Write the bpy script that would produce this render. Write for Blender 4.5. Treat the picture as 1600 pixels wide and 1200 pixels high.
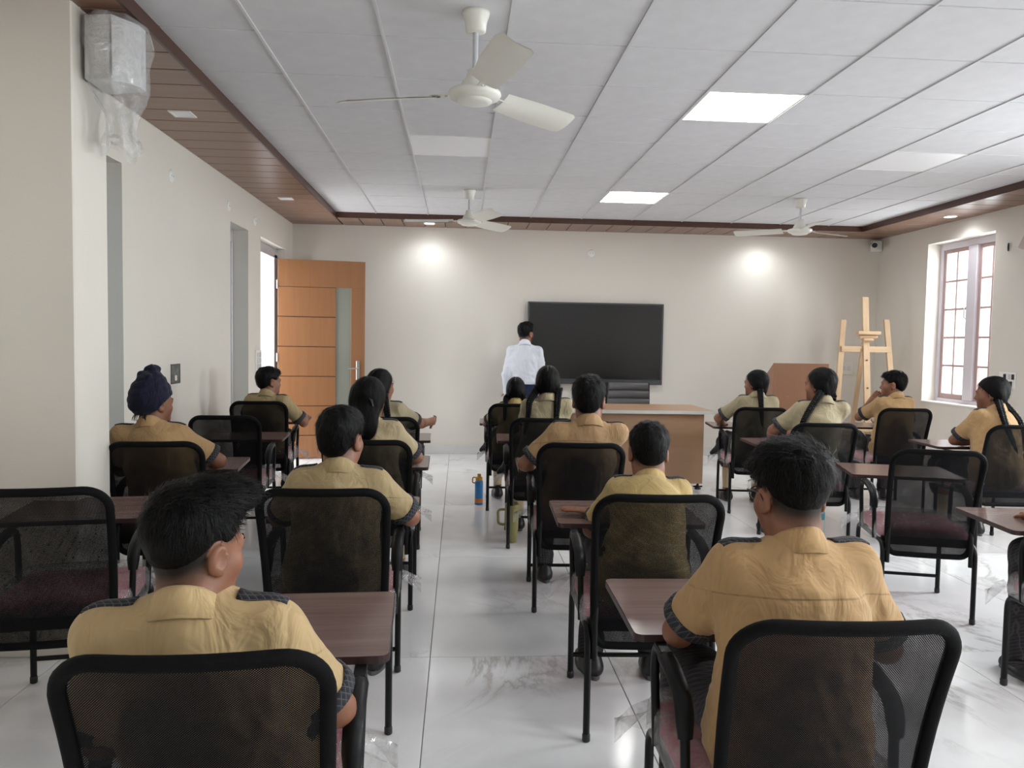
import bpy, math, random
import numpy as np
from mathutils import Vector, Matrix, noise
from mathutils.bvhtree import BVHTree

for o in list(bpy.data.objects): bpy.data.objects.remove(o, do_unlink=True)
SC = bpy.context.scene
COL = SC.collection
random.seed(7)
RNG = np.random.default_rng(11)
PI = math.pi

# ------------------------------------------------------------------ camera
CAM_H = 1.42
FPX = 1214.7
YAW, PITCH, ROLL = 0.0677, 0.0534, 0.0170
def cam_axes():
    cy, sy, cp, sp = math.cos(YAW), math.sin(YAW), math.cos(PITCH), math.sin(PITCH)
    w = Vector((sy*cp, cy*cp, -sp)); r = Vector((cy, -sy, 0)); u = r.cross(w)
    r2 = math.cos(ROLL)*r + math.sin(ROLL)*u; u2 = -math.sin(ROLL)*r + math.cos(ROLL)*u
    return r2, u2, w
CR, CU, CW = cam_axes()
cd = bpy.data.cameras.new('camera'); cam = bpy.data.objects.new('camera', cd); COL.objects.link(cam)
cd.sensor_fit = 'HORIZONTAL'; cd.sensor_width = 36.0; cd.lens = 36.0*FPX/1600.0; cd.clip_start = 0.02; cd.clip_end = 200
M = Matrix.Identity(4)
for i in range(3):
    M[i][0] = CR[i]; M[i][1] = CU[i]; M[i][2] = -CW[i]
M[0][3], M[1][3], M[2][3] = 0, 0, CAM_H
cam.matrix_world = M
SC.camera = cam

# ------------------------------------------------------------------ view, world, daylight
SC.view_settings.view_transform = 'Standard'; SC.view_settings.look = 'None'
SC.view_settings.gamma = 1.0; SC.view_settings.use_curve_mapping = False
SC.view_settings.exposure = EXPOSURE = 0.36
SC.cycles.max_bounces = 10; SC.cycles.diffuse_bounces = 5; SC.cycles.glossy_bounces = 3
SC.cycles.transmission_bounces = 6; SC.cycles.transparent_max_bounces = 24
SC.cycles.sample_clamp_indirect = 6.0; SC.cycles.caustics_reflective = False; SC.cycles.caustics_refractive = False
wd = bpy.data.worlds.new('overcast_sky'); SC.world = wd; wd.use_nodes = True
bg = wd.node_tree.nodes['Background']; bg.inputs[0].default_value = (0.93, 0.96, 1.0, 1); bg.inputs[1].default_value = 1.6

# room dimensions (metres; camera stands at x = 0, y = 0)
XL, XR, YB, YN = -2.07, 5.40, 9.80, -2.60      # left, right, far and near walls
ZG, ZB = 2.89, 2.83                            # grid ceiling, timber border
BX0, BX1, BY1, BY0 = -1.46, 4.85, 9.19, -2.0   # inner edge of the timber border
WIN_R = [(7.60, 8.74), (3.95, 5.09), (0.55, 1.69), (-2.2, -1.06)]
WIN_Z = (0.81, 2.635)

def area_light(name, loc, size_x, size_y, direction, power, color=(1, 1, 1)):
    l = bpy.data.lights.new(name, 'AREA'); l.shape = 'RECTANGLE'; l.size = size_x; l.size_y = size_y
    l.energy = power; l.color = color
    o = bpy.data.objects.new(name, l); COL.objects.link(o); o.location = loc
    o.rotation_euler = Vector(direction).to_track_quat('-Z', 'Z').to_euler()
    return o
for (y0, y1) in WIN_R:      # overcast daylight falling through the windows of the right wall
    area_light('window_daylight', (XR+0.60, (y0+y1)/2, 1.75), 1.9, 1.3, (-1, 0, -0.30), {7.60: 105, 3.95: 340, 0.55: 310, -2.2: 210}[y0], (0.95, 0.975, 1.0))
area_light('doorway_daylight', (XL-0.75, 8.85, 1.35), 2.0, 0.9, (1, 0, -0.15), 45, (0.96, 0.98, 1.0))
# ------------------------------------------------------------------ materials
MATS = {}
def srgb(r, g, b):
    f = lambda c: (c/255/12.92) if c/255 <= 0.04045 else ((c/255+0.055)/1.055)**2.4
    return (f(r), f(g), f(b), 1.0)
class NT:
    """small helper around a node tree"""
    def __init__(s, name):
        s.m = bpy.data.materials.new(name); s.m.use_nodes = True
        s.t = s.m.node_tree; s.b = s.t.nodes['Principled BSDF']; s.out = s.t.nodes['Material Output']
    def n(s, typ, **kw):
        nd = s.t.nodes.new(typ)
        for k, v in kw.items():
            if k == 'inp':
                for a, b in v.items(): nd.inputs[a].default_value = b
            else: setattr(nd, k, v)
        return nd
    def l(s, a, b): s.t.links.new(a, b)
    def math(s, op, a, b=None, c=None):
        nd = s.n('ShaderNodeMath', operation=op)
        for i, v in enumerate((a, b, c)):
            if v is None: continue
            if isinstance(v, (int, float)): nd.inputs[i].default_value = v
            else: s.l(v, nd.inputs[i])
        return nd.outputs[0]
    def mix(s, f, a, b):
        nd = s.n('ShaderNodeMix', data_type='RGBA')
        for sock, v in ((nd.inputs[0], f), (nd.inputs[6], a), (nd.inputs[7], b)):
            if isinstance(v, (int, float, tuple)): sock.default_value = v
            else: s.l(v, sock)
        return nd.outputs[2]
    def coord(s, kind='Object'): return s.n('ShaderNodeTexCoord').outputs[kind]
    def mapping(s, vec, scale=(1, 1, 1), rot=(0, 0, 0), loc=(0, 0, 0)):
        nd = s.n('ShaderNodeMapping'); nd.inputs['Scale'].default_value = scale
        nd.inputs['Rotation'].default_value = rot; nd.inputs['Location'].default_value = loc
        s.l(vec, nd.inputs[0]); return nd.outputs[0]
    def noise(s, vec, scale, detail=3, rough=0.5, dist=0.0):
        nd = s.n('ShaderNodeTexNoise'); nd.inputs['Scale'].default_value = scale
        nd.inputs['Detail'].default_value = detail; nd.inputs['Roughness'].default_value = rough
        nd.inputs['Distortion'].default_value = dist
        if vec is not None: s.l(vec, nd.inputs['Vector'])
        return nd.outputs[0]
    def ramp(s, fac, stops):
        nd = s.n('ShaderNodeValToRGB'); e = nd.color_ramp.elements
        while len(e) < len(stops): e.new(0.5)
        for el, (p, c) in zip(e, stops):
            el.position = p; el.color = c if isinstance(c, tuple) else (c, c, c, 1)
        s.l(fac, nd.inputs[0]); return nd.outputs[0]
    def bump(s, h, strength=0.2, dist=0.01, normal=None):
        nd = s.n('ShaderNodeBump'); nd.inputs['Strength'].default_value = strength; nd.inputs['Distance'].default_value = dist
        s.l(h, nd.inputs['Height'])
        if normal is not None: s.l(normal, nd.inputs['Normal'])
        return nd.outputs[0]
def plain(name, col, rough=0.5, metal=0.0, spec=0.5, bump=0.0, bscale=40, var=0.0, coat=0.0, sheen=0.0, vscale=6):
    if name in MATS: return MATS[name]
    t = NT(name); b = t.b
    b.inputs['Base Color'].default_value = col; b.inputs['Roughness'].default_value = rough
    b.inputs['Metallic'].default_value = metal; b.inputs['Specular IOR Level'].default_value = spec
    if coat: b.inputs['Coat Weight'].default_value = coat
    if sheen: b.inputs['Sheen Weight'].default_value = sheen
    co = t.coord()
    if var:
        f = t.noise(co, vscale, 4)
        lo = tuple(c*(1-var) for c in col[:3])+(1,); hi = tuple(min(1, c*(1+var)) for c in col[:3])+(1,)
        t.l(t.ramp(f, [(0.3, lo), (0.7, hi)]), b.inputs['Base Color'])
    if bump:
        t.l(t.bump(t.noise(co, bscale, 4), bump, 0.004), b.inputs['Normal'])
    MATS[name] = t.m; return t.m
def emissive(name, col, strength):
    if name in MATS: return MATS[name]
    t = NT(name); t.b.inputs['Base Color'].default_value = col
    t.b.inputs['Emission Color'].default_value = col; t.b.inputs['Emission Strength'].default_value = strength
    MATS[name] = t.m; return t.m
def wood(name, dark, light, along='x', scale=1.0, rough=0.4, contrast=1.0, rnd=True, coat=0.0):
    if name in MATS: return MATS[name]
    t = NT(name); co = t.coord('Object')
    if rnd:
        oi = t.n('ShaderNodeObjectInfo'); add = t.n('ShaderNodeVectorMath', operation='ADD')
        sc = t.n('ShaderNodeVectorMath', operation='SCALE'); sc.inputs[0].default_value = (7.3, 3.1, 5.7); t.l(oi.outputs['Random'], sc.inputs['Scale'])
        t.l(co, add.inputs[0]); t.l(sc.outputs[0], add.inputs[1]); co = add.outputs[0]
    s = {'x': (1.2, 22, 22), 'y': (22, 1.2, 22), 'z': (22, 22, 1.2)}[along]
    mp = t.mapping(co, tuple(c*scale for c in s))
    f1 = t.noise(mp, 1.0, 5, 0.6, 0.8)
    s2 = {'x': (3, 160, 160), 'y': (160, 3, 160), 'z': (160, 160, 3)}[along]
    f2 = t.noise(t.mapping(co, tuple(c*scale for c in s2)), 1.0, 2)
    f = t.math('ADD', t.math('MULTIPLY', f1, 0.75), t.math('MULTIPLY', f2, 0.25))
    w = 0.22/contrast
    t.l(t.ramp(f, [(0.5-w, dark), (0.5+w, light)]), t.b.inputs['Base Color'])
    t.b.inputs['Roughness'].default_value = rough
    if coat: t.b.inputs['Coat Weight'].default_value = coat; t.b.inputs['Coat Roughness'].default_value = 0.15
    t.l(t.bump(f2, 0.08, 0.002), t.b.inputs['Normal'])
    MATS[name] = t.m; return t.m

# ------------------------------------------------------------------ mesh building
class MB:
    def __init__(s): s.v = []; s.f = []; s.smooth = []; s.uv = None
    def add(s, verts, faces, smooth=False):
        o = len(s.v); s.v.extend([tuple(p) for p in verts])
        for f in faces: s.f.append(tuple(i+o for i in f)); s.smooth.append(smooth)
        return s
    def box(s, x0, x1, y0, y1, z0, z1):
        v = [(x0, y0, z0), (x1, y0, z0), (x1, y1, z0), (x0, y1, z0), (x0, y0, z1), (x1, y0, z1), (x1, y1, z1), (x0, y1, z1)]
        return s.add(v, [(0, 3, 2, 1), (4, 5, 6, 7), (0, 1, 5, 4), (1, 2, 6, 5), (2, 3, 7, 6), (3, 0, 4, 7)])
    def cbox(s, x0, x1, y0, y1, z0, z1, c=0.004):
        """box with chamfered edges"""
        c = min(c, (x1-x0)/2.01, (y1-y0)/2.01, (z1-z0)/2.01)
        vs = []
        X = (x0, x1); Y = (y0, y1); Z = (z0, z1); idx = {}
        for i in (0, 1):
            for j in (0, 1):
                for k in (0, 1):
                    sx, sy, sz = (c, -c)[i], (c, -c)[j], (c, -c)[k]
                    for a, p in (('x', (X[i], Y[j]+sy, Z[k]+sz)), ('y', (X[i]+sx, Y[j], Z[k]+sz)), ('z', (X[i]+sx, Y[j]+sy, Z[k]))):
                        idx[i, j, k, a] = len(vs); vs.append(p)
        F = []
        for i in (0, 1):
            q = [idx[i, 0, 0, 'x'], idx[i, 1, 0, 'x'], idx[i, 1, 1, 'x'], idx[i, 0, 1, 'x']]; F.append(q if i else q[::-1])
            q = [idx[0, i, 0, 'y'], idx[0, i, 1, 'y'], idx[1, i, 1, 'y'], idx[1, i, 0, 'y']]; F.append(q if i else q[::-1])
            q = [idx[0, 0, i, 'z'], idx[1, 0, i, 'z'], idx[1, 1, i, 'z'], idx[0, 1, i, 'z']]; F.append(q if i else q[::-1])
        for i in (0, 1):
            for j in (0, 1):
                q = [idx[i, j, 0, 'x'], idx[i, j, 1, 'x'], idx[i, j, 1, 'y'], idx[i, j, 0, 'y']]; F.append(q if (i+j) % 2 else q[::-1])
                q = [idx[i, 0, j, 'x'], idx[i, 1, j, 'x'], idx[i, 1, j, 'z'], idx[i, 0, j, 'z']]; F.append(q[::-1] if (i+j) % 2 else q)
                q = [idx[0, i, j, 'y'], idx[1, i, j, 'y'], idx[1, i, j, 'z'], idx[0, i, j, 'z']]; F.append(q if (i+j) % 2 else q[::-1])
        for i in (0, 1):
            for j in (0, 1):
                for k in (0, 1):
                    q = [idx[i, j, k, 'x'], idx[i, j, k, 'y'], idx[i, j, k, 'z']]; F.append(q if (i+j+k) % 2 else q[::-1])
        return s.add(vs, F)
    def tube(s, pts, r, n=10, caps=True, flat=1.0, up=None):
        """tube along points; r a number or list; flat squeezes the second axis"""
        pts = [Vector(p) for p in pts]; N = len(pts)
        rs = [r]*N if isinstance(r, (int, float)) else list(r)
        vs = []; prev = None
        for i in range(N):
            t = (pts[min(i+1, N-1)]-pts[max(i-1, 0)]); t = t.normalized() if t.length > 1e-9 else Vector((0, 0, 1))
            if prev is None:
                a = Vector(up) if up is not None else (Vector((0, 0, 1)) if abs(t.z) < 0.9 else Vector((0, 1, 0)))
            else: a = prev
            a = a-t*a.dot(t)
            if a.length < 1e-6: a = t.orthogonal()
            a.normalize(); prev = a; b = t.cross(a)
            for k in range(n):
                th = 2*PI*k/n
                vs.append(pts[i]+rs[i]*(math.cos(th)*a*flat+math.sin(th)*b))
        F = []
        for i in range(N-1):
            for k in range(n):
                k2 = (k+1) % n
                F.append((i*n+k, i*n+k2, (i+1)*n+k2, (i+1)*n+k))
        s.add(vs, F, True)
        if caps: s.add(vs[:n], [tuple(range(n))[::-1]]); s.add(vs[-n:], [tuple(range(n))])
        return s
    def lathe(s, prof, c=(0, 0, 0), n=24, axis='z', caps=True):
        vs = []
        for r, h in prof:
            for k in range(n):
                th = 2*PI*k/n; a, b = r*math.cos(th), r*math.sin(th)
                p = {'z': (a, b, h), 'y': (b, h, a), 'x': (h, a, b)}[axis]
                vs.append((p[0]+c[0], p[1]+c[1], p[2]+c[2]))
        F = []
        for i in range(len(prof)-1):
            for k in range(n):
                k2 = (k+1) % n; F.append((i*n+k, i*n+k2, (i+1)*n+k2, (i+1)*n+k))
        s.add(vs, F, True)
        if caps:
            s.add(vs[:n], [tuple(range(n))[::-1]]); s.add(vs[-n:], [tuple(range(n))])
        return s
    def prism(s, poly, h0, h1, axis='z'):
        """extrude a 2-D polygon (counter-clockwise) along an axis"""
        n = len(poly)
        def p(a, b, h): return {'z': (a, b, h), 'y': (a, h, b), 'x': (h, a, b)}[axis]
        vs = [p(a, b, h0) for a, b in poly]+[p(a, b, h1) for a, b in poly]
        F = [tuple(range(n))[::-1], tuple(range(n, 2*n))]+[(i, (i+1) % n, n+(i+1) % n, n+i) for i in range(n)]
        if axis == 'y': F = [f[::-1] for f in F]
        return s.add(vs, F)
    def grid(s, fn, nu, nv, uv=None, smooth=True):
        vs = [fn(i/nu, j/nv) for j in range(nv+1) for i in range(nu+1)]
        F = [(j*(nu+1)+i, j*(nu+1)+i+1, (j+1)*(nu+1)+i+1, (j+1)*(nu+1)+i) for j in range(nv) for i in range(nu)]
        return s.add(vs, F, smooth)
    def mesh(s, name):
        m = bpy.data.meshes.new(name); m.from_pydata(s.v, [], s.f)
        m.polygons.foreach_set('use_smooth', s.smooth); m.update(); return m
def fillet(pts, r, n=6):
    """round the inner corners of a polyline"""
    P = [Vector(p) for p in pts]; out = [P[0]]
    for i in range(1, len(P)-1):
        a, b, c = P[i-1], P[i], P[i+1]
        rr = r[i-1] if isinstance(r, (list, tuple)) else r
        d = min(rr, (a-b).length*0.49, (c-b).length*0.49)
        p0 = b+(a-b).normalized()*d; p1 = b+(c-b).normalized()*d
        for k in range(n+1):
            t = k/n; out.append(p0*(1-t)**2+b*2*t*(1-t)+p1*t*t)
    out.append(P[-1]); return out
def rrect(x0, x1, y0, y1, r, n=5):
    o = []
    for cx, cy, a0 in ((x1-r, y0+r, -PI/2), (x1-r, y1-r, 0), (x0+r, y1-r, PI/2), (x0+r, y0+r, PI)):
        for k in range(n+1):
            a = a0+k/n*PI/2; o.append((cx+r*math.cos(a), cy+r*math.sin(a)))
    return o
def obj(name, mesh, mat=None, parent=None, loc=None, rot=None):
    if isinstance(mesh, MB): mesh = mesh.mesh(name)
    o = bpy.data.objects.new(name, mesh); COL.objects.link(o)
    if mat is not None and len(mesh.materials) == 0: mesh.materials.append(mat)
    if parent is not None: o.parent = parent
    if loc is not None: o.location = loc
    if rot is not None: o.rotation_euler = rot
    return o
def tag(o, label, cat, group=None, kind=None):
    o['label'] = label
    if cat: o['category'] = cat
    if group: o['group'] = group
    if kind: o['kind'] = kind
    return o
def thing(name, label, cat, loc=(0, 0, 0), rotz=0.0, group=None):
    o = bpy.data.objects.new(name, None); COL.objects.link(o); o.empty_display_size = 0.1
    o.location = loc; o.rotation_euler = (0, 0, rotz)
    return tag(o, label, cat, group)
def struct(name, mesh, mat, label=None):
    o = obj(name, mesh, mat); o['kind'] = 'structure'
    if label: o['label'] = label
    return o
def copy_tree(o, parent=None):
    c = o.copy(); COL.objects.link(c); c.parent = parent
    for ch in list(o.children): copy_tree(ch, c)
    return c
# ------------------------------------------------------------------ surface materials
WALL = plain('cream_wall_paint', srgb(223, 218, 209), 0.55, bump=0.05, bscale=60, var=0.02, vscale=1.2)
WHITE = plain('white_plastic', srgb(236, 236, 232), 0.35)
def marble_mat():
    t = NT('white_marble_tile'); co = t.coord('Object')
    oi = t.n('ShaderNodeObjectInfo'); sc = t.n('ShaderNodeVectorMath', operation='SCALE'); sc.inputs[0].default_value = (31, 17, 9)
    t.l(oi.outputs['Random'], sc.inputs['Scale']); add = t.n('ShaderNodeVectorMath', operation='ADD'); t.l(co, add.inputs[0]); t.l(sc.outputs[0], add.inputs[1])
    v = add.outputs[0]
    mp = t.mapping(v, (1.0, 0.55, 1), (0, 0, 0.6))
    n1 = t.noise(mp, 1.3, 6, 0.62, 1.2)
    vein = t.math('ABSOLUTE', t.math('SUBTRACT', n1, 0.5))
    veinm = t.ramp(vein, [(0.0, 0.55), (0.012, 0.25), (0.035, 0.0)])
    mask = t.ramp(t.noise(v, 0.9, 2), [(0.48, 0.0), (0.68, 1.0)])
    vm = t.math('MULTIPLY', veinm, mask)
    cloud = t.ramp(t.noise(t.mapping(v, (1, 0.7, 1)), 2.0, 5, 0.6), [(0.3, srgb(224, 226, 228)), (0.7, srgb(242, 243, 244))])
    t.l(t.mix(vm, cloud, srgb(150, 143, 136)), t.b.inputs['Base Color'])
    t.b.inputs['Roughness'].default_value = 0.16; t.b.inputs['Specular IOR Level'].default_value = 0.45
    return t.m
MARBLE = marble_mat()
GROUT = plain('grey_grout', srgb(120, 120, 120), 0.8)
TILE = plain('mineral_fibre_ceiling_tile', srgb(213, 212, 215), 0.85, bump=0.15, bscale=90, var=0.035, vscale=9)
TBAR = plain('white_enamel_grid_bar', srgb(208, 208, 210), 0.4)
SLAB = plain('dark_ceiling_void', srgb(70, 68, 70), 0.9)
BAND = wood('brown_laminate_ceiling_plank', srgb(112, 82, 67), srgb(148, 114, 94), 'y', 1.0, 0.32, 0.7)
BANDX = wood('brown_laminate_ceiling_plank_cross', srgb(112, 82, 67), srgb(148, 114, 94), 'x', 1.0, 0.32, 0.7)
FASC = wood('shade_darkened_fascia', srgb(58, 34, 26), srgb(88, 56, 43), 'y', 1.0, 0.35, 0.7)  # brown laminate, darker than the planks: shade on the fascia put into its colour

# ------------------------------------------------------------------ floor
fl = struct('floor', MB().box(XL-0.3, XR+0.3, YN-0.2, YB+0.2, -0.12, -0.004), GROUT, 'white veined marble tile floor')
TW, TL = 0.806, 1.636
ft = MB().cbox(-TW/2+0.0018, TW/2-0.0018, -TL/2+0.0018, TL/2-0.0018, -0.02, 0.0, 0.0012).mesh('floor_tile'); ft.materials.append(MARBLE)
for i in range(-4, 8):
    for j in range(-4, 5):
        cx, cy = -0.115+TW*(i+0.5), 3.443+TL*(j+0.5)
        if cx+TW/2 < XL or cx-TW/2 > XR or cy+TL/2 < YN or cy-TL/2 > YB: continue
        o = obj('floor_tile', ft, None, fl, (cx, cy, 0))
        if (i*3+j*5) % 2: o.rotation_euler = (0, 0, PI)
gr = plain('tile_joint', srgb(150, 150, 150), 0.8)

# ------------------------------------------------------------------ walls with openings
def wall_boxes(u0, u1, z0, z1, holes, emit):
    us = sorted({u0, u1, *[h[0] for h in holes], *[h[1] for h in holes]})
    zs = sorted({z0, z1, *[h[2] for h in holes], *[h[3] for h in holes]})
    for a, b in zip(us[:-1], us[1:]):
        run = None
        for c, d in zip(zs[:-1], zs[1:]):
            um, zm = (a+b)/2, (c+d)/2
            solid = not any(h[0] < um < h[1] and h[2] < zm < h[3] for h in holes)
            if solid: run = (run[0], d) if run else (c, d)
            if (not solid or d == zs[-1]) and run: emit(a, b, run[0], run[1]); run = None
NICHES = [(3.95, 4.95, 0.6, 2.47), (7.20, 7.79, 0.6, 2.465)]
DOOR = (8.26, 9.44, 0.0, 2.47)
m = MB(); wall_boxes(YN-0.2, YB+0.2, 0, 3.0, NICHES+[DOOR], lambda a, b, c, d: m.box(XL-0.25, XL, a, b, c, d))
struct('wall_left', m, WALL, 'cream painted left wall with recessed openings')
m = MB(); wall_boxes(YN-0.2, YB+0.2, 0, 3.0, [(a, b, *WIN_Z) for a, b in WIN_R], lambda a, b, c, d: m.box(XR, XR+0.25, a, b, c, d))
struct('wall_right', m, WALL, 'cream painted right wall with deep window recess')
struct('wall_back', MB().box(XL-0.25, XR+0.25, YB, YB+0.2, 0, 3.0), WALL, 'cream painted far wall behind the screen')
struct('wall_front', MB().box(XL-0.25, XR+0.25, YN-0.2, YN, 0, 3.0), WALL, 'cream wall behind the camera')
struct('wall_pillar', MB().cbox(XL, -1.656, 3.48, 3.80, 0, ZG, 0.006), WALL, 'cream plastered pillar at the left edge')

# marble skirting, one slab after another
SK = plain('pale_marble_skirting', srgb(214, 212, 210), 0.25, var=0.05, vscale=3)
def skirting(name, a0, a1, mk, step=0.81):
    root = None; a = a0; first = True
    base = struct(name, mk(a0, a1, 0.0, 0.094, 0.0095), GROUT, 'white marble skirting along the wall foot')
    while a < a1-0.01:
        b = min(a+step, a1); obj('skirting_slab', mk(a+0.0015, b-0.0015, 0.001, 0.105, 0.013), SK, base); a = b
skirting('baseboard_back', XL+0.014, XR-0.014, lambda a, b, z0, z1, t: MB().box(a, b, YB-t, YB, z0, z1))
skirting('baseboard_right', YN+0.014, YB-0.016, lambda a, b, z0, z1, t: MB().box(XR-t, XR, a, b, z0, z1))
skirting('baseboard_left', 3.815, DOOR[0], lambda a, b, z0, z1, t: MB().box(XL, XL+t, a, b, z0, z1))
skirting('baseboard_pillar', 3.48, 3.80, lambda a, b, z0, z1, t: MB().box(-1.656, -1.656+t, a, b, z0, z1))

# ------------------------------------------------------------------ suspended ceiling
ce = struct('ceiling', MB().box(XL-0.25, XR+0.25, YN-0.2, YB+0.2, ZG+0.03, ZG+0.14), SLAB, 'white suspended ceiling of square tiles in a metal grid')
GX = [-1.5897+0.6*i for i in range(12)]; GY = [3.8849+0.6*j for j in range(-11, 10)]
LIT = [(1.4103, 4.4849), (1.4103, 7.4849), (1.4103, 1.4849), (1.4103, -1.5151)]
DIM = [(-0.3897, 5.6849), (3.2103, 5.6849), (-0.3897, 2.6849), (3.2103, 2.6849), (-0.3897, -0.3151), (3.2103, -0.3151)]
def near(a, b): return abs(a[0]-b[0]) < 0.1 and abs(a[1]-b[1]) < 0.1
tile_cache = {}
for x0 in GX:
    for y0 in GY:
        x1, y1 = x0+0.6, y0+0.6
        a, b, c, d = max(x0, BX0-0.02), min(x1, BX1+0.02), max(y0, BY0-0.02), min(y1, BY1+0.02)
        if b-a < 0.05 or d-c < 0.05: continue
        if any(near((x0, y0), q) for q in LIT+DIM): continue
        key = (round(b-a, 3), round(d-c, 3))
        if key not in tile_cache:
            w, h = (b-a)/2-0.005, (d-c)/2-0.0055
            tm = MB().cbox(-w, w, -h, h, 0.0, 0.018, 0.003).mesh('ceiling_tile'); tm.materials.append(TILE); tile_cache[key] = tm
        o = obj('ceiling_tile', tile_cache[key], None, ce, ((a+b)/2, (c+d)/2, ZG+random.uniform(0, 0.0015)))
        if key == (0.6, 0.6): o.rotation_euler = (0, 0, PI*random.randint(0, 1))
for x in GX:
    if BX0 < x < BX1: obj('main_runner', MB().box(x-0.007, x+0.007, BY0, BY1, ZG-0.006, ZG+0.022), TBAR, ce)
for y in GY:
    if BY0 < y < BY1: obj('cross_tee', MB().box(BX0, BX1, y-0.0030, y+0.0030, ZG+0.008, ZG+0.02), TBAR, ce)

# ------------------------------------------------------------------ timber border below the ceiling edge
def border(name, label, x0, x1, y0, y1, run, fascia):
    base = struct(name, MB().box(x0, x1, y0, y1, ZB+0.008, ZG+0.03), plain('dark_groove', srgb(38, 24, 18), 0.8), label)
    P = 0.25
    a, e = (y0, y1) if run == 'y' else (x0, x1)
    cache = {}
    k0 = math.floor((a-0.054)/P)
    k = k0
    while True:
        s = max(a, 0.054+k*P); t = min(e, 0.054+(k+1)*P); k += 1
        if s >= e: break
        if t-s < 0.02: continue
        key = round(t-s, 3)
        if key not in cache:
            h = (t-s)/2-0.005
            if run == 'y': mm = MB().cbox(-(x1-x0)/2, (x1-x0)/2, -h, h, 0, 0.012, 0.003)
            else: mm = MB().cbox(-h, h, -(y1-y0)/2, (y1-y0)/2, 0, 0.012, 0.003)
            mm = mm.mesh('ceiling_plank'); mm.materials.append(BANDX if run == 'y' else BAND); cache[key] = mm
        if run == 'y': obj('ceiling_plank', cache[key], None, base, ((x0+x1)/2, (s+t)/2, ZB))
        else: obj('ceiling_plank', cache[key], None, base, ((s+t)/2, (y0+y1)/2, ZB))
    obj('fascia', fascia, FASC, base)
border('trim_1', 'brown timber plank border along the left ceiling edge', XL, BX0, BY0, YB, 'y', MB().box(BX0-0.001, BX0+0.014, BY0, BY1, ZB-0.004, ZG+0.02))
border('trim_2', 'brown timber plank border along the right ceiling edge', BX1, XR, BY0, YB, 'y', MB().box(BX1-0.014, BX1+0.001, BY0, BY1, ZB-0.004, ZG+0.02))
border('trim_3', 'brown timber plank border above the screen wall', BX0+0.001, BX1-0.001, BY1, YB, 'x', MB().box(BX0+0.014, BX1-0.014, BY1-0.014, BY1+0.001, ZB-0.004, ZG+0.02))
border('trim_4', 'brown timber plank border behind the camera', XL, XR, YN, BY0-0.001, 'x', MB().box(BX0, BX1, BY0, BY0+0.014, ZB-0.004, ZG+0.02))

# ------------------------------------------------------------------ ceiling lights
DIFF_ON = emissive('lit_panel_diffuser', (1.0, 0.99, 0.97, 1), 15.0)
DIFF_OFF = plain('unlit_panel_diffuser', srgb(244, 244, 248), 0.35)
def panel(x0, y0, on, label):
    t = thing('ceiling_panel_light', label, 'ceiling light', (x0+0.3, y0+0.3, ZG-0.002), 0, 'square panel lights set in the ceiling grid')
    f = MB()
    for a in ((-0.293, 0.293, -0.293, -0.281), (-0.293, 0.293, 0.281, 0.293), (-0.293, -0.281, -0.281, 0.281), (0.281, 0.293, -0.281, 0.281)): f.box(*a, 0, 0.014)
    obj('frame', f, WHITE, t)
    obj('diffuser', MB().box(-0.281, 0.281, -0.281, 0.281, 0.002, 0.012), DIFF_ON if on else DIFF_OFF, t)
LL = ['glowing square ceiling panel nearer the large fan', 'glowing square ceiling panel farther away, above the screen', 'glowing square ceiling panel above the front desks', 'glowing square ceiling panel behind the camera']
DL = ['unlit square ceiling panel beyond the large fan', 'unlit square ceiling panel on the window side', 'unlit square ceiling panel left above the camera', 'unlit square ceiling panel right above the camera', 'unlit square ceiling panel left behind the camera', 'unlit square ceiling panel right behind the camera']
for q, l in zip(LIT, LL): panel(*q, True, l)
for q, l in zip(DIM, DL): panel(*q, False, l)
SPOT_ON = emissive('lit_downlight_diffuser', (0.95, 0.98, 1.0, 1), 26.0)
def downlight(x, y, on, square, label):
    t = thing('downlight', label, 'downlight', (x, y, ZB), 0, 'small downlights in the timber border')
    if square:
        f = MB()
        for a in ((-0.068, 0.068, -0.068, -0.052), (-0.068, 0.068, 0.052, 0.068), (-0.068, -0.052, -0.052, 0.052), (0.052, 0.068, -0.052, 0.052)): f.box(*a, -0.007, 0.004)
        obj('frame', f, WHITE, t); obj('diffuser', MB().box(-0.052, 0.052, -0.052, 0.052, -0.004, 0.004), SPOT_ON if on else DIFF_OFF, t)
    else:
        obj('frame', MB().lathe([(0.068, 0.004), (0.068, -0.006), (0.052, -0.007), (0.052, 0.002)], n=28, caps=False), WHITE, t)
        obj('diffuser', MB().lathe([(0.052, -0.002), (0.0005, -0.004)], n=28, caps=False), SPOT_ON if on else DIFF_OFF, t)
    if on:
        l = bpy.data.lights.new('downlight_beam', 'SPOT'); l.energy = 16; l.spot_size = 2.7; l.spot_blend = 0.9; l.shadow_soft_size = 0.05; l.color = (0.93, 0.97, 1.0)
        lo = bpy.data.objects.new('downlight_beam', l); COL.objects.link(lo); lo.location = (0, 0, -0.02); lo.parent = t
downlight(-1.77, 5.13, False, True, 'unlit square downlight in the left border, nearer the bagged speaker')
downlight(-1.767, 8.05, False, True, 'unlit square downlight in the left border, nearer the orange door')
downlight(-0.382, 9.45, True, True, 'lit square downlight above the far wall, left of the screen')
downlight(3.789, 9.47, True, False, 'lit round downlight above the far wall, near the small right fan')
downlight(5.156, 7.98, True, False, 'lit round downlight in the border above the window')

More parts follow.
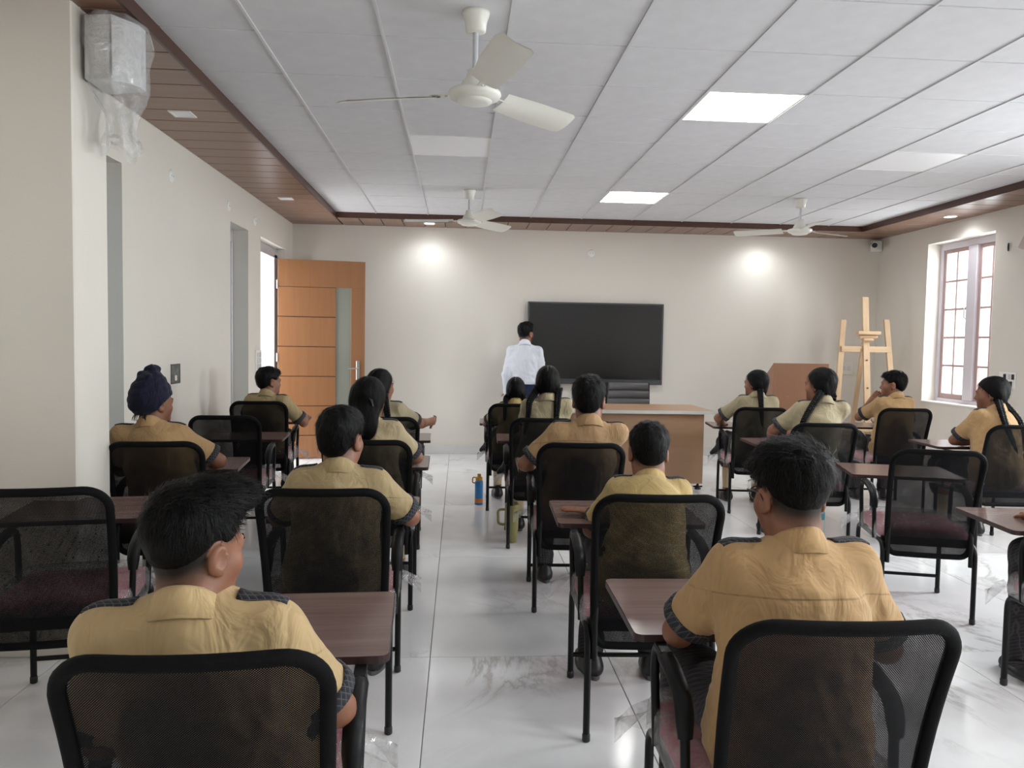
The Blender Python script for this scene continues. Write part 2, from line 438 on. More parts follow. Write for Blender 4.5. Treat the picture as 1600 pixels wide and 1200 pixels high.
# ------------------------------------------------------------------ windows of the right wall
FRW = plain('lilac_white_window_frame', srgb(214, 208, 216), 0.45)
SASH = plain('mauve_brown_sash_paint', srgb(176, 150, 146), 0.5, var=0.06)
def glass_mat(name, tint, gloss=0.08):
    t = NT(name); tr = t.n('ShaderNodeBsdfTransparent'); tr.inputs[0].default_value = tint
    gl = t.n('ShaderNodeBsdfGlossy'); gl.inputs['Roughness'].default_value = 0.03
    mx = t.n('ShaderNodeMixShader'); mx.inputs[0].default_value = gloss
    t.l(tr.outputs[0], mx.inputs[1]); t.l(gl.outputs[0], mx.inputs[2]); t.l(mx.outputs[0], t.out.inputs[0]); return t.m
GLASS = glass_mat('window_glass', (0.95, 0.97, 0.97, 1))
METAL = plain('brushed_steel', srgb(190, 190, 188), 0.3, 1.0)
for wi, (y0, y1) in enumerate(WIN_R):
    z0, z1 = WIN_Z; X0, X1 = XR+0.155, XR+0.235; c = (y0+y1)/2-0.02
    f = MB()
    f.cbox(X0, X1, y0, y0+0.055, z0, z1, 0.004); f.cbox(X0, X1, y1-0.055, y1, z0, z1, 0.004)
    f.cbox(X0, X1, y0+0.055, y1-0.055, z0, z0+0.055, 0.004); f.cbox(X0, X1, y0+0.055, y1-0.055, z1-0.075, z1, 0.004)
    f.cbox(X0-0.015, X1, c-0.075, c+0.075, z0+0.055, z1-0.075, 0.006)
    w = struct('window_%d' % (wi+1), f, FRW, 'white window frame with two many-paned casements' if wi == 0 else None)
    obj('window_sill', MB().cbox(XR-0.02, X0, y0, y1, z0-0.001, z0+0.018, 0.004), plain('white_sill', srgb(232, 228, 222), 0.4), w)
    for a, b in ((y0+0.055, c-0.075), (c+0.075, y1-0.055)):
        za, zb = z0+0.055, z1-0.075; s = MB(); t = 0.042
        s.cbox(X0+0.015, X0+0.05, a, a+t, za, zb); s.cbox(X0+0.015, X0+0.05, b-t, b, za, zb)
        s.cbox(X0+0.015, X0+0.05, a+t, b-t, za, za+t+0.015); s.cbox(X0+0.015, X0+0.05, a+t, b-t, zb-t, zb)
        sa = obj('casement', s, SASH, w)
        ga, gb, gz0, gz1 = a+t, b-t, za+t+0.015, zb-t
        obj('glazing_bar', MB().cbox(X0+0.02, X0+0.045, (ga+gb)/2-0.011, (ga+gb)/2+0.011, gz0, gz1), SASH, sa)
        for k in range(1, 5):
            zz = gz0+(gz1-gz0)*k/5
            obj('glazing_bar', MB().cbox(X0+0.022, X0+0.044, ga, gb, zz-0.011, zz+0.011), SASH, sa)
        for k in range(5):
            for q in range(2):
                pa = ga+(gb-ga)*q/2; pz = gz0+(gz1-gz0)*k/5
                obj('pane', MB().box(X0+0.031, X0+0.035, pa, pa+(gb-ga)/2, pz, pz+(gz1-gz0)/5), GLASS, sa)
        h = MB().tube([(X0+0.01, a+0.02, z0+0.95), (X0-0.02, a+0.02, z0+0.97), (X0-0.02, a+0.02, z0+1.07), (X0+0.01, a+0.02, z0+1.09)], 0.006, 8)
        obj('handle', h, WHITE, sa)

# ------------------------------------------------------------------ recessed windows and doorway of the left wall
ALU = plain('grey_aluminium_frame', srgb(196, 192, 196), 0.35, 0.3)
FROST = glass_mat('tinted_glass', (0.55, 0.60, 0.62, 1), 0.12)
for i, (y0, y1, z0, z1) in enumerate(NICHES):
    f = MB(); X0, X1 = XL-0.20, XL-0.14
    f.cbox(X0, X1, y0, y0+0.05, z0, z1); f.cbox(X0, X1, y1-0.05, y1, z0, z1)
    f.cbox(X0, X1, y0+0.05, y1-0.05, z0, z0+0.05); f.cbox(X0, X1, y0+0.05, y1-0.05, z1-0.12, z1)
    w = struct('window_%d' % (len(WIN_R)+1+i), f, ALU, 'narrow recessed window in the left wall')
    obj('pane', MB().box(X0+0.02, X0+0.026, y0+0.05, y1-0.05, z0+0.05, z1-0.12), FROST, w)
f = MB(); X0, X1 = XL-0.19, XL-0.10
f.cbox(X0, X1, DOOR[0], DOOR[0]+0.06, 0, 2.40); f.cbox(X0, X1, 9.30, 9.44, 0, 2.40); f.cbox(X0, X1, DOOR[0], 9.44, 2.36, 2.47)
d1 = struct('door_1', f, ALU, 'grey aluminium door frame with the orange door swung open')
DW = wood('orange_veneer', srgb(132, 88, 55), srgb(152, 106, 69), 'z', 0.8, 0.38, 0.6, coat=0.2)
HX, HY, DWD, DH = -2.12, 9.24, 1.0, 2.335      # hinge, leaf width and height
ang = math.atan2(0.17, 0.985)
leaf = bpy.data.objects.new('door_leaf', None); COL.objects.link(leaf); leaf.parent = d1; leaf.location = (HX, HY, 0.01); leaf.rotation_euler = (0, 0, ang)
leaf['label'] = 'orange veneer door leaf with five grooves and a tall narrow glass pane'
g0, g1, gz0, gz1 = 0.66, 0.835, 0.26, 2.02
st = MB(); T = 0.038
st.cbox(0, DWD, 0, T, gz1, DH, 0.002); st.cbox(g1, DWD, 0, T, 0, gz1, 0.002); st.box(0, g1, 0.004, T-0.004, 0, 0.01)
obj('door_stile', st, DW, leaf)
zs = [0.0, 0.27, 0.62, 0.97, 1.32, 1.67, 2.02]
for a, b in zip(zs[:-1], zs[1:]):
    hi = g1 if a == 0.0 else g0
    obj('door_panel', MB().cbox(0, hi, 0, T, a+0.004, b-0.004, 0.003), DW, leaf)
    obj('groove_strip', MB().box(0, hi, 0.006, T-0.006, b-0.004, b+0.004), plain('black_groove', srgb(40, 28, 22), 0.6), leaf)
obj('door_pane', MB().box(g0, g1, T/2-0.004, T/2+0.004, 0.27, gz1), plain('grey_green_frosted_glass', srgb(134, 136, 126), 0.12, spec=0.6), leaf)
hd = MB().cbox(0.90, 0.94, -0.008, 0.0, 0.93, 1.16, 0.003); 
hd.tube(fillet([(0.92, -0.005, 1.07), (0.92, -0.05, 1.07), (0.80, -0.05, 1.07)], 0.015), 0.009, 10)
hd.lathe([(0.012, -0.014), (0.012, -0.007)], (0.92, 0, 0.98), 16, 'y')
obj('door_handle', hd, METAL, leaf)
for z in (0.3, 1.2, 2.05): obj('hinge', MB().lathe([(0.009, z-0.05), (0.009, z+0.05)], (-0.006, 0.0, 0), 12), METAL, d1, (HX, HY, 0))
# the pale corridor wall seen through the doorway
struct('wall_corridor', MB().box(XL-2.3, XL-2.2, 3.0, 12.0, -0.1, 3.0), plain('white_corridor_paint', srgb(238, 238, 238), 0.6), 'white corridor wall beyond the doorway')
struct('floor_corridor', MB().box(XL-2.2, XL-0.25, 3.0, 12.0, -0.12, -0.004), SK)
# ------------------------------------------------------------------ wall screen
BLK = plain('black_plastic', srgb(24, 24, 26), 0.45)
t = thing('wall_display', 'large black interactive display hung on the far wall', 'display', (1.703, YB-0.002, 1.42))
SXH, SZ0, SZ1 = 0.862, -0.508, 0.515
obj('housing', MB().cbox(-SXH+0.02, SXH-0.02, -0.07, -0.0, SZ0+0.02, SZ1-0.02, 0.01), BLK, t)
f = MB(); g = plain('grey_metal_bezel', srgb(78, 80, 84), 0.35, 0.5)
f.cbox(-SXH, SXH, -0.092, -0.06, SZ1-0.018, SZ1, 0.003); f.cbox(-SXH, -SXH+0.018, -0.092, -0.06, SZ0+0.062, SZ1-0.018, 0.003)
f.cbox(SXH-0.018, SXH, -0.092, -0.06, SZ0+0.062, SZ1-0.018, 0.003); f.cbox(-SXH, SXH, -0.096, -0.06, SZ0, SZ0+0.062, 0.004)
obj('bezel', f, g, t)
obj('screen', MB().box(-SXH+0.016, SXH-0.016, -0.084, -0.062, SZ0+0.06, SZ1-0.016), plain('dark_screen_glass', srgb(24, 25, 27), 0.22, spec=0.4), t)
obj('inner_border', MB().box(-SXH+0.018, SXH-0.018, -0.0845, -0.083, SZ0+0.062, SZ0+0.072).box(-SXH+0.018, SXH-0.018, -0.0845, -0.083, SZ1-0.03, SZ1-0.018).box(-SXH+0.018, -SXH+0.03, -0.0845, -0.083, SZ0+0.07, SZ1-0.028).box(SXH-0.03, SXH-0.018, -0.0845, -0.083, SZ0+0.07, SZ1-0.028), plain('black_screen_border', srgb(14, 14, 15), 0.3), t)

# ------------------------------------------------------------------ teacher's desk
DESKW = wood('tan_laminate', srgb(158, 124, 96), srgb(180, 146, 115), 'x', 0.7, 0.4, 0.5, rnd=False)
t = thing('teacher_desk', 'wide tan laminate teacher desk with pale edging before the screen', 'desk', (1.69, 7.77, 0))
obj('desktop', MB().cbox(-0.795, 0.795, -0.405, 0.405, 0.757, 0.787, 0.003), DESKW, t)
e = plain('pale_edge_band', srgb(205, 205, 200), 0.4)
obj('edge_band', MB().box(-0.797, 0.797, -0.408, -0.404, 0.755, 0.788).box(0.794, 0.798, -0.408, 0.406, 0.755, 0.788).box(-0.798, -0.794, -0.408, 0.406, 0.755, 0.788), e, t)
obj('front_panel', MB().cbox(-0.715, 0.715, -0.305, -0.285, 0.06, 0.757, 0.002), DESKW, t)
obj('side_panel', MB().cbox(-0.715, -0.69, -0.285, 0.33, 0.06, 0.757, 0.002), DESKW, t)
obj('side_panel', MB().cbox(0.69, 0.715, -0.285, 0.33, 0.06, 0.757, 0.002), DESKW, t)
obj('drawer_unit', MB().cbox(0.25, 0.69, -0.20, 0.30, 0.2, 0.70, 0.004), DESKW, t)
for x in (-0.68, 0.68):
    for y in (-0.27, 0.3):
        fm = MB().lathe([(0.012, 0.06), (0.012, 0.03), (0.03, 0.02), (0.034, 0.0)], n=8); fm.box(-0.045, 0.045, -0.006, 0.006, 0.02, 0.034).box(-0.006, 0.006, -0.045, 0.045, 0.02, 0.034)
        obj('levelling_foot', fm, BLK, t, (x, y, 0))

# ------------------------------------------------------------------ grey office chair behind the desk
t = thing('office_chair', 'grey leather office chair with ribbed back behind the desk', 'chair', (2.0, 8.85, 0), PI)
LEA = plain('grey_leather', srgb(84, 82, 84), 0.42, bump=0.15, bscale=120)
for k in range(5):
    z0 = 0.50+k*0.094
    def pad(u, v, z0=z0):
        x = (u*2-1); wdt = 0.255-0.02*((z0-0.5)/0.47)**2
        return None
    mm = MB(); n = 10
    ring = []
    for j in range(5):
        a = j/4*PI; zz = z0+0.046-0.046*math.cos(a); d = 0.03+0.018*math.sin(a)
        ring.append((zz, d))
    def fn(u, v, ring=ring, z0=z0):
        q = v*4; i = min(int(q), 3); fr = q-i
        zz = ring[i][0]*(1-fr)+ring[i+1][0]*fr; d = ring[i][1]*(1-fr)+ring[i+1][1]*fr
        x = (u*2-1)*(0.262-0.03*((zz-0.5)/0.47)); y = -0.27-0.10*(zz-0.5)+0.05*abs(u*2-1)**2
        return (x, y, zz), d
    mm.grid(lambda u, v: (lambda p: (p[0][0], p[0][1]+p[1], p[0][2]))(fn(u, v)), 12, 8)
    mm.grid(lambda u, v: (lambda p: (p[0][0], p[0][1]-p[1], p[0][2]))(fn(1-u, v)), 12, 8)
    for s_ in (0, 1):
        mm.grid(lambda u, v: (lambda p: (p[0][0], p[0][1]+(u*2-1)*p[1]*(1 if s_ == 0 else -1), p[0][2]))(fn(0.0 if s_ == 0 else 1.0, v)), 2, 8)
    obj('back_cushion', mm, LEA, t)
obj('back_shell', MB().grid(lambda u, v: ((u*2-1)*0.27, -0.305-0.10*(v*0.48)+0.05*abs(u*2-1)**2, 0.49+v*0.475), 12, 4), plain('dark_shell', srgb(40, 40, 42), 0.5), t)
def cushion_mb(x0, x1, y0, y1, z0, z1, r=0.05, puff=0.012):
    """soft cushion: rounded plan, bulging top"""
    mm = MB(); P = rrect(x0, x1, y0, y1, r, 6); n = len(P); cx, cy = (x0+x1)/2, (y0+y1)/2
    levels = [(0.90, z0), (1.0, z0+0.3*(z1-z0)), (1.0, z0+0.65*(z1-z0)), (0.96, z0+0.92*(z1-z0)), (0.86, z1), (0.45, z1+puff), (0.0, z1+puff*1.2)]
    vs = [(cx+(a-cx)*s, cy+(b-cy)*s, z) for s, z in levels for a, b in P]
    F = [(i*n+k, i*n+(k+1) % n, (i+1)*n+(k+1) % n, (i+1)*n+k) for i in range(len(levels)-1) for k in range(n)]
    mm.add(vs, F, True); mm.add(vs[:n], [tuple(range(n))[::-1]]); return mm
obj('seat', cushion_mb(-0.25, 0.25, -0.24, 0.26, 0.42, 0.50), LEA, t)
for s in (-1, 1):
    obj('armrest', MB().tube(fillet([(s*0.27, -0.2, 0.44), (s*0.31, -0.2, 0.64), (s*0.31, 0.12, 0.64), (s*0.27, 0.14, 0.44)], 0.05), 0.016, 10), BLK, t)
obj('gas_column', MB().lathe([(0.028, 0.09), (0.028, 0.3), (0.02, 0.3), (0.02, 0.43)], n=16), BLK, t)
bs = MB()
for k in range(5):
    a = k*2*PI/5; bs.tube([(0, 0, 0.11), (0.28*math.cos(a), 0.28*math.sin(a), 0.075)], [0.026, 0.016], 8)
obj('star_base', bs, BLK, t)
for k in range(5):
    a = k*2*PI/5; obj('castor', MB().lathe([(0.029, -0.02), (0.029, 0.02)], (0.28*math.cos(a), 0.28*math.sin(a), 0.03), 14, 'x'), BLK, t)

# ------------------------------------------------------------------ lectern
LW = wood('brown_lectern_laminate', srgb(142, 101, 76), srgb(160, 117, 90), 'z', 0.7, 0.4, 0.5, rnd=False)
t = thing('lectern', 'brown laminate lectern with sloping top beside the easel', 'lectern', (3.93, 8.85, 0), -0.10)
obj('front_panel', MB().cbox(-0.315, 0.315, -0.17, -0.15, 0.03, 1.235, 0.002), LW, t)
side = [(-0.15, 0.03), (0.17, 0.03), (0.17, 1.06), (-0.15, 1.225)]
for s in (-1, 1): obj('side_panel', MB().prism(side, min(s*0.315, s*0.293), max(s*0.315, s*0.293), 'x'), LW, t)
obj('sloping_top', MB().prism([(-0.15, 1.20), (0.20, 1.02), (0.20, 1.04), (-0.15, 1.22)], -0.292, 0.292, 'x'), LW, t)
obj('shelf', MB().box(-0.292, 0.292, -0.149, 0.15, 0.70, 0.718), LW, t)
obj('plinth', MB().cbox(-0.30, 0.30, -0.14, 0.16, 0.0, 0.03, 0.002), BLK, t)

# ------------------------------------------------------------------ easel
PINE = wood('pale_pine', srgb(190, 158, 122), srgb(212, 184, 150), 'z', 0.8, 0.5, 0.7)
PINEX = wood('pale_pine_cross', srgb(190, 158, 122), srgb(212, 184, 150), 'x', 0.8, 0.5, 0.7)
t = thing('easel', 'tall pale pine H-frame easel standing in the corner', 'easel', (4.85, 9.0, 0), -0.05)
def bar(p, q, w, d):
    """straight batten from p to q, w wide in x, d deep in y"""
    p, q = Vector(p), Vector(q); mm = MB(); vs = []
    for c in (p, q):
        for a, b in ((-1, -1), (1, -1), (1, 1), (-1, 1)): vs.append((c.x+a*w/2, c.y+b*d/2, c.z))
    return mm.add(vs, [(0, 3, 2, 1), (4, 5, 6, 7), (0, 1, 5, 4), (1, 2, 6, 5), (2, 3, 7, 6), (3, 0, 4, 7)])
obj('side_leg', bar((-0.43, -0.16, 0), (-0.255, 0.08, 1.76), 0.062, 0.032), PINE, t)
obj('side_leg', bar((0.36, -0.16, 0), (0.265, 0.08, 1.77), 0.062, 0.032), PINE, t)
obj('mast', bar((-0.02, -0.19, 0.16), (0.0, 0.09, 2.035), 0.072, 0.034), PINE, t)
obj('rear_leg', bar((0.11, 0.62, 0), (0.01, 0.09, 1.50), 0.05, 0.03), PINE, t)
obj('cross_bar', MB().cbox(-0.30, 0.285, 0.0, 0.028, 1.375, 1.445, 0.003), PINEX, t)
obj('lower_cross_bar', MB().cbox(-0.40, 0.35, -0.135, -0.11, 0.33, 0.40, 0.003), PINEX, t)
obj('canvas_clamp', MB().cbox(-0.135, 0.135, -0.07, 0.02, 1.585, 1.625, 0.004).cbox(-0.12, 0.12, -0.045, 0.0, 1.535, 1.585, 0.02).cbox(-0.07, 0.07, -0.05, 0.005, 1.505, 1.54, 0.015), PINEX, t)
obj('canvas_tray', MB().cbox(-0.38, 0.34, -0.22, -0.10, 0.44, 0.47, 0.004), PINEX, t)
for z in (0.62, 0.95, 1.28): obj('bolt', MB().lathe([(0.009, -0.21+0.14*z/1.0-0.0), (0.009, -0.19+0.14*z)], (-0.01, -0.02, z), 10, 'y'), plain('dark_bolt', srgb(90, 70, 50), 0.4, 0.6), t)

# ------------------------------------------------------------------ ceiling fans
FANW = plain('ivory_fan_enamel', srgb(226, 224, 216), 0.3)
def fan(x, y, drop, ang, label, blade_len=0.53, mirror=1, hub=0.115):
    t = thing('ceiling_fan', label, 'ceiling fan', (x, y, ZG), 0, 'white three-bladed ceiling fans')
    obj('canopy', MB().lathe([(0.005, 0.0), (0.062, -0.001), (0.06, -0.015), (0.05, -0.045), (0.045, -0.085), (0.034, -0.09), (0.012, -0.092)], n=24), FANW, t)
    obj('down_rod', MB().lathe([(0.0125, -0.08), (0.0125, -drop+0.09)], n=12), plain('pale_grey_rod', srgb(200, 202, 206), 0.3, 0.2), t)
    zb = -drop
    obj('motor_cap', MB().lathe([(0.016, zb+0.135), (0.034, zb+0.13), (0.04, zb+0.10), (0.06, zb+0.07), (0.072, zb+0.04)], n=24), FANW, t)
    obj('motor', MB().lathe([(0.06, zb+0.05), (hub, zb+0.035), (hub+0.004, zb+0.022), (hub-0.004, zb+0.008), (hub-0.03, zb-0.004), (hub-0.036, zb-0.006)], n=36), FANW, t)
    obj('motor_cover', MB().lathe([(hub-0.034, zb-0.002), (hub-0.04, zb-0.012), (hub-0.06, zb-0.018), (0.001, zb-0.02)], n=36), plain('warm_white_cover', srgb(236, 235, 228), 0.3), t)
    for k in range(3):
        a = ang+k*2*PI/3
        br = MB().cbox(hub-0.03, hub+0.09, -0.02, 0.02, zb+0.026, zb+0.032, 0.002)
        for q in (0.0, 0.05): br.lathe([(0.006, zb+0.02), (0.006, zb+0.036)], (hub+0.02+q, 0, 0), 10)
        b = obj('blade', MB().grid(lambda u, v: (hub+0.05+u*(blade_len-0.05), (v*2-1)*(0.055+0.022*min(1, u*2.2)-0.02*max(0, u-0.93)/0.07), zb+0.030+(v*2-1)*(0.016 if mirror > 0 else -0.024)-0.008*(1-(v*2-1)**2)+0.0), 14, 6).grid(lambda u, v: (hub+0.05+(1-u)*(blade_len-0.05), (v*2-1)*(0.055+0.022*min(1, (1-u)*2.2)-0.02*max(0, (1-u)-0.93)/0.07), zb+0.027+(v*2-1)*(0.016 if mirror > 0 else -0.024)-0.008*(1-(v*2-1)**2)), 14, 6), FANW, t)
        b.rotation_euler = (0, 0, a)
        bo = obj('blade_bracket', br, FANW, t); bo.rotation_euler = (0, 0, a)
fan(0.052, 3.56, 0.385, math.radians(163), 'large white ceiling fan hanging nearest the camera', mirror=-1)
fan(0.075, 7.66, 0.325, math.radians(172), 'small white ceiling fan far off, left above the screen', mirror=-1)
fan(3.36, 7.60, 0.335, math.radians(25), 'small white ceiling fan far off on the window side')

# ------------------------------------------------------------------ loudspeaker wrapped in a plastic bag on the pillar
t = thing('wall_speaker', 'white wall speaker on the pillar top, wrapped in clear plastic', 'speaker', (-1.656, 3.66, 2.66), 0)
body = [(-0.0, -0.115), (0.14, -0.14), (0.20, 0.0), (0.14, 0.13), (0.0, 0.115)]
obj('cabinet', MB().prism([(0.02, -0.11), (0.14, -0.13), (0.215, -0.02), (0.215, 0.05), (0.02, 0.11)], -0.13, 0.14), plain('pale_grey_cabinet', srgb(206, 206, 208), 0.45), t)
def grille():
    tt = NT('perforated_grille'); co = tt.mapping(tt.coord('Object'), (150, 150, 150)); v = tt.n('ShaderNodeTexVoronoi', feature='F1'); tt.l(co, v.inputs['Vector'])
    tt.l(tt.ramp(v.outputs[0], [(0.25, srgb(150, 150, 150)), (0.4, srgb(222, 222, 222))]), tt.b.inputs['Base Color']); return tt.m
obj('grille', MB().add([(0.145, -0.135, -0.115), (0.222, -0.022, -0.115), (0.222, -0.022, 0.125), (0.145, -0.135, 0.125)], [(0, 1, 2, 3)]).add([(0.026, -0.117, -0.115), (0.136, -0.137, -0.115), (0.136, -0.137, 0.125), (0.026, -0.117, 0.125)], [(0, 1, 2, 3)]), grille(), t)
obj('mounting_bracket', MB().cbox(0.0, 0.03, -0.04, 0.04, -0.08, 0.08).cbox(0.02, 0.06, -0.02, 0.02, -0.03, 0.03), BLK, t)
def plastic(name, alpha, tint=(1, 1, 1, 1), rough=0.12):
    tt = NT(name); tr = tt.n('ShaderNodeBsdfTransparent'); tr.inputs[0].default_value = tint
    gl = tt.n('ShaderNodeBsdfGlossy'); gl.inputs['Roughness'].default_value = rough
    df = tt.n('ShaderNodeBsdfDiffuse'); df.inputs[0].default_value = (0.85, 0.85, 0.86, 1)
    nz = tt.noise(tt.mapping(tt.coord('Object'), (9, 9, 9)), 2.2, 5, 0.6, 1.5)
    bm = tt.bump(nz, 0.9, 0.02); tt.l(bm, gl.inputs['Normal']); tt.l(bm, df.inputs['Normal'])
    m1 = tt.n('ShaderNodeMixShader'); m1.inputs[0].default_value = 0.45; tt.l(df.outputs[0], m1.inputs[1]); tt.l(gl.outputs[0], m1.inputs[2])
    m2 = tt.n('ShaderNodeMixShader'); tt.l(tt.ramp(nz, [(0.35, alpha*0.6), (0.7, min(1, alpha*1.6))]), m2.inputs[0])
    tt.l(tr.outputs[0], m2.inputs[1]); tt.l(m1.outputs[0], m2.inputs[2]); tt.l(m2.outputs[0], tt.out.inputs[0]); return tt.m
BAGM = plastic('clear_plastic_bag', 0.30)
bag = MB()
prof = [(0.185, 0.05), (0.16, 0.10), (0.145, 0.16), (0.03, 0.165), (-0.06, 0.155), (-0.14, 0.15), (-0.20, 0.115), (-0.25, 0.075), (-0.31, 0.065), (-0.38, 0.085), (-0.415, 0.09)]
def bagfn(u, v):
    q = v*(len(prof)-1); i = min(int(q), len(prof)-2); fr = q-i
    z = prof[i][0]*(1-fr)+prof[i+1][0]*fr; r = prof[i][1]*(1-fr)+prof[i+1][1]*fr
    a = 2*PI*u; cx = 0.115+0.03*max(0, -z-0.1)*2; sx = 0.80; 
    nn = noise.noise(Vector((math.cos(a)*2.0, math.sin(a)*2.0, z*9)))*0.022+noise.noise(Vector((math.cos(a)*5.0, math.sin(a)*5.0, z*22)))*0.010
    fold = 0.014*math.sin(a*7+z*9)*(1 if z < -0.18 else 0.25)
    rr = r+nn+fold
    zz = z+(0.03*math.sin(a*3) if v > 0.9 else 0)
    return (max(0.004, cx+sx*rr*math.cos(a)), rr*math.sin(a)*1.0, zz)
bag.grid(bagfn, 64, 44)
obj('plastic_bag', bag, BAGM, t)

# ------------------------------------------------------------------ small fixtures on the walls
GREY = plain('mid_grey_plastic', srgb(120, 120, 122), 0.5)
def rose(loc, axis, label):
    t = thing('round_cover_plate', label, 'cover plate', loc, 0, 'round white cover plates high on the walls')
    sg = 1 if axis == 'x' else -1
    obj('plate', MB().lathe([(0.046, 0.0), (0.046, sg*0.006), (0.038, sg*0.012), (0.0005, sg*0.013)] if sg > 0 else [(0.0005, -0.013), (0.038, -0.012), (0.046, -0.006), (0.046, 0.0)], n=28, axis=axis, caps=False), WHITE, t)
    for dz in (-0.016, 0.016):
        c = (0, dz, 0) if axis == 'x' else (dz, 0, 0)
        obj('screw', MB().lathe([(0.004, sg*0.011), (0.004, sg*0.0145)] if sg > 0 else [(0.004, -0.0145), (0.004, -0.011)], c, 8, axis), GREY, t)
rose((XL, 5.76, 2.563), 'x', 'round white cover plate high on the left wall, nearest the camera')
rose((XL, 7.144, 2.588), 'x', 'round white cover plate on the left wall, above the narrow window recess')
rose((XL, 8.032, 2.595), 'x', 'round white cover plate on the left wall, above the doorway')
rose((1.64, YB, 2.559), 'y', 'round white cover plate high above the display')
t = thing('back_box', 'open grey electrical box sunk in the left wall', 'electrical box', (XL, 5.82, 1.15))
obj('box_rim', MB().box(0, 0.006, -0.09, -0.078, -0.072, 0.072).box(0, 0.006, 0.078, 0.09, -0.072, 0.072).box(0, 0.006, -0.078, 0.078, -0.072, -0.06).box(0, 0.006, -0.078, 0.078, 0.06, 0.072), plain('dull_zinc', srgb(96, 96, 96), 0.6, 0.3, var=0.25, vscale=40), t)
obj('box_bottom', MB().box(0.0, 0.003, -0.08, 0.08, -0.062, 0.062), plain('dusty_zinc', srgb(112, 112, 110), 0.7, 0.2, var=0.35, vscale=30), t)
obj('mortar_crumb', MB().cbox(0.003, 0.012, -0.03, 0.01, -0.05, -0.01, 0.004), WALL, t)
t = thing('switchboard', 'white switchboard with two rows of switches beside the door', 'switchboard', (XL, 8.15, 1.19))
obj('plate', MB().cbox(0, 0.012, -0.105, 0.105, -0.11, 0.11, 0.004), WHITE, t)
for j in range(3):
    for k in range(2): obj('switch', MB().cbox(0.011, 0.019, -0.085+k*0.095, -0.015+k*0.095, -0.085+j*0.06, -0.035+j*0.06, 0.004), plain('grey_white_switch', srgb(205, 205, 206), 0.35), t)
t = thing('switchboard', 'white socket and switch board on the right wall below the window edge', 'switchboard', (XR, 7.32, 1.13))
obj('plate', MB().cbox(-0.012, 0, -0.115, 0.115, -0.08, 0.08, 0.004), WHITE, t)
for dy, dz, dark in ((0.03, 0.035, True), (-0.035, 0.035, False), (-0.085, 0.035, True), (-0.06, -0.035, True), (0.03, -0.035, False)):
    obj('socket' if dark else 'switch', MB().cbox(-0.018, -0.011, dy-0.018, dy+0.018, dz-0.026, dz+0.026, 0.003), BLK if dark else plain('grey_white_switch', srgb(205, 205, 206), 0.35), t)
t = thing('socket_plate', 'faint white socket plate on the far wall behind the easel', 'socket', (4.98, YB, 1.16))
obj('plate', MB().cbox(-0.12, 0.12, -0.011, 0, -0.085, 0.085, 0.004), plain('ivory_plate', srgb(228, 224, 214), 0.4), t)
for k in range(3): obj('socket', MB().cbox(-0.095+k*0.07, -0.045+k*0.07, -0.015, -0.010, -0.03, 0.03, 0.002), plain('grey_white_switch', srgb(205, 205, 206), 0.35), t)
t = thing('security_camera', 'white bullet security camera under the ceiling corner', 'security camera', (XR-0.03, YB-0.05, 2.735))
obj('junction_box', MB().cbox(-0.10, 0.02, -0.04, 0.04, -0.07, 0.07, 0.008), WHITE, t)
obj('camera_body', MB().tube([(-0.07, -0.04, 0.0), (-0.15, -0.16, -0.01)], 0.042, 20), WHITE, t)
obj('lens', MB().tube([(-0.15, -0.16, -0.01), (-0.156, -0.169, -0.0108)], 0.032, 20), BLK, t)
obj('hood', MB().tube([(-0.10, -0.085, 0.008), (-0.162, -0.178, 0.0)], 0.046, 20, caps=False), WHITE, t)
t = thing('cable_loop', 'small dark loop of cable sticking out of the right wall', 'cable', (XR-0.004, 7.386, 2.443))
obj('loop', MB().tube([(-0.012+0.012*math.cos(a), 0.022*math.cos(a), 0.036*math.sin(a)) for a in [k*PI/10 for k in range(21)]], 0.006, 8), BLK, t)
t = thing('wall_fan', 'brown-bladed wall fan cut off by the right edge of the photo', 'wall fan', (XR, 6.60, 2.40))
obj('mount', MB().cbox(-0.03, 0, -0.06, 0.06, -0.09, 0.09, 0.005).tube([(-0.02, 0, 0), (-0.14, 0, 0.03)], 0.02, 12), WHITE, t)
obj('motor', MB().lathe([(0.02, -0.26), (0.06, -0.24), (0.065, -0.16), (0.03, -0.13)], (0, 0, 0.03), 20, 'x'), WHITE, t)
for k in range(3):
    a = k*2*PI/3
    bl = obj('blade', MB().grid(lambda u, v: (-0.25+(v-0.5)*0.05, 0.05+u*0.25, (v-0.5)*(0.05+0.12*math.sin(u*2.6))), 8, 4).grid(lambda u, v: (-0.253+(v-0.5)*0.05, 0.05+(1-u)*0.25, (v-0.5)*(0.05+0.12*math.sin((1-u)*2.6))), 8, 4), plain('dusty_brown_blade', srgb(200, 184, 176), 0.5), t, (0, 0, 0.03)); bl.rotation_euler = (a, 0, 0)

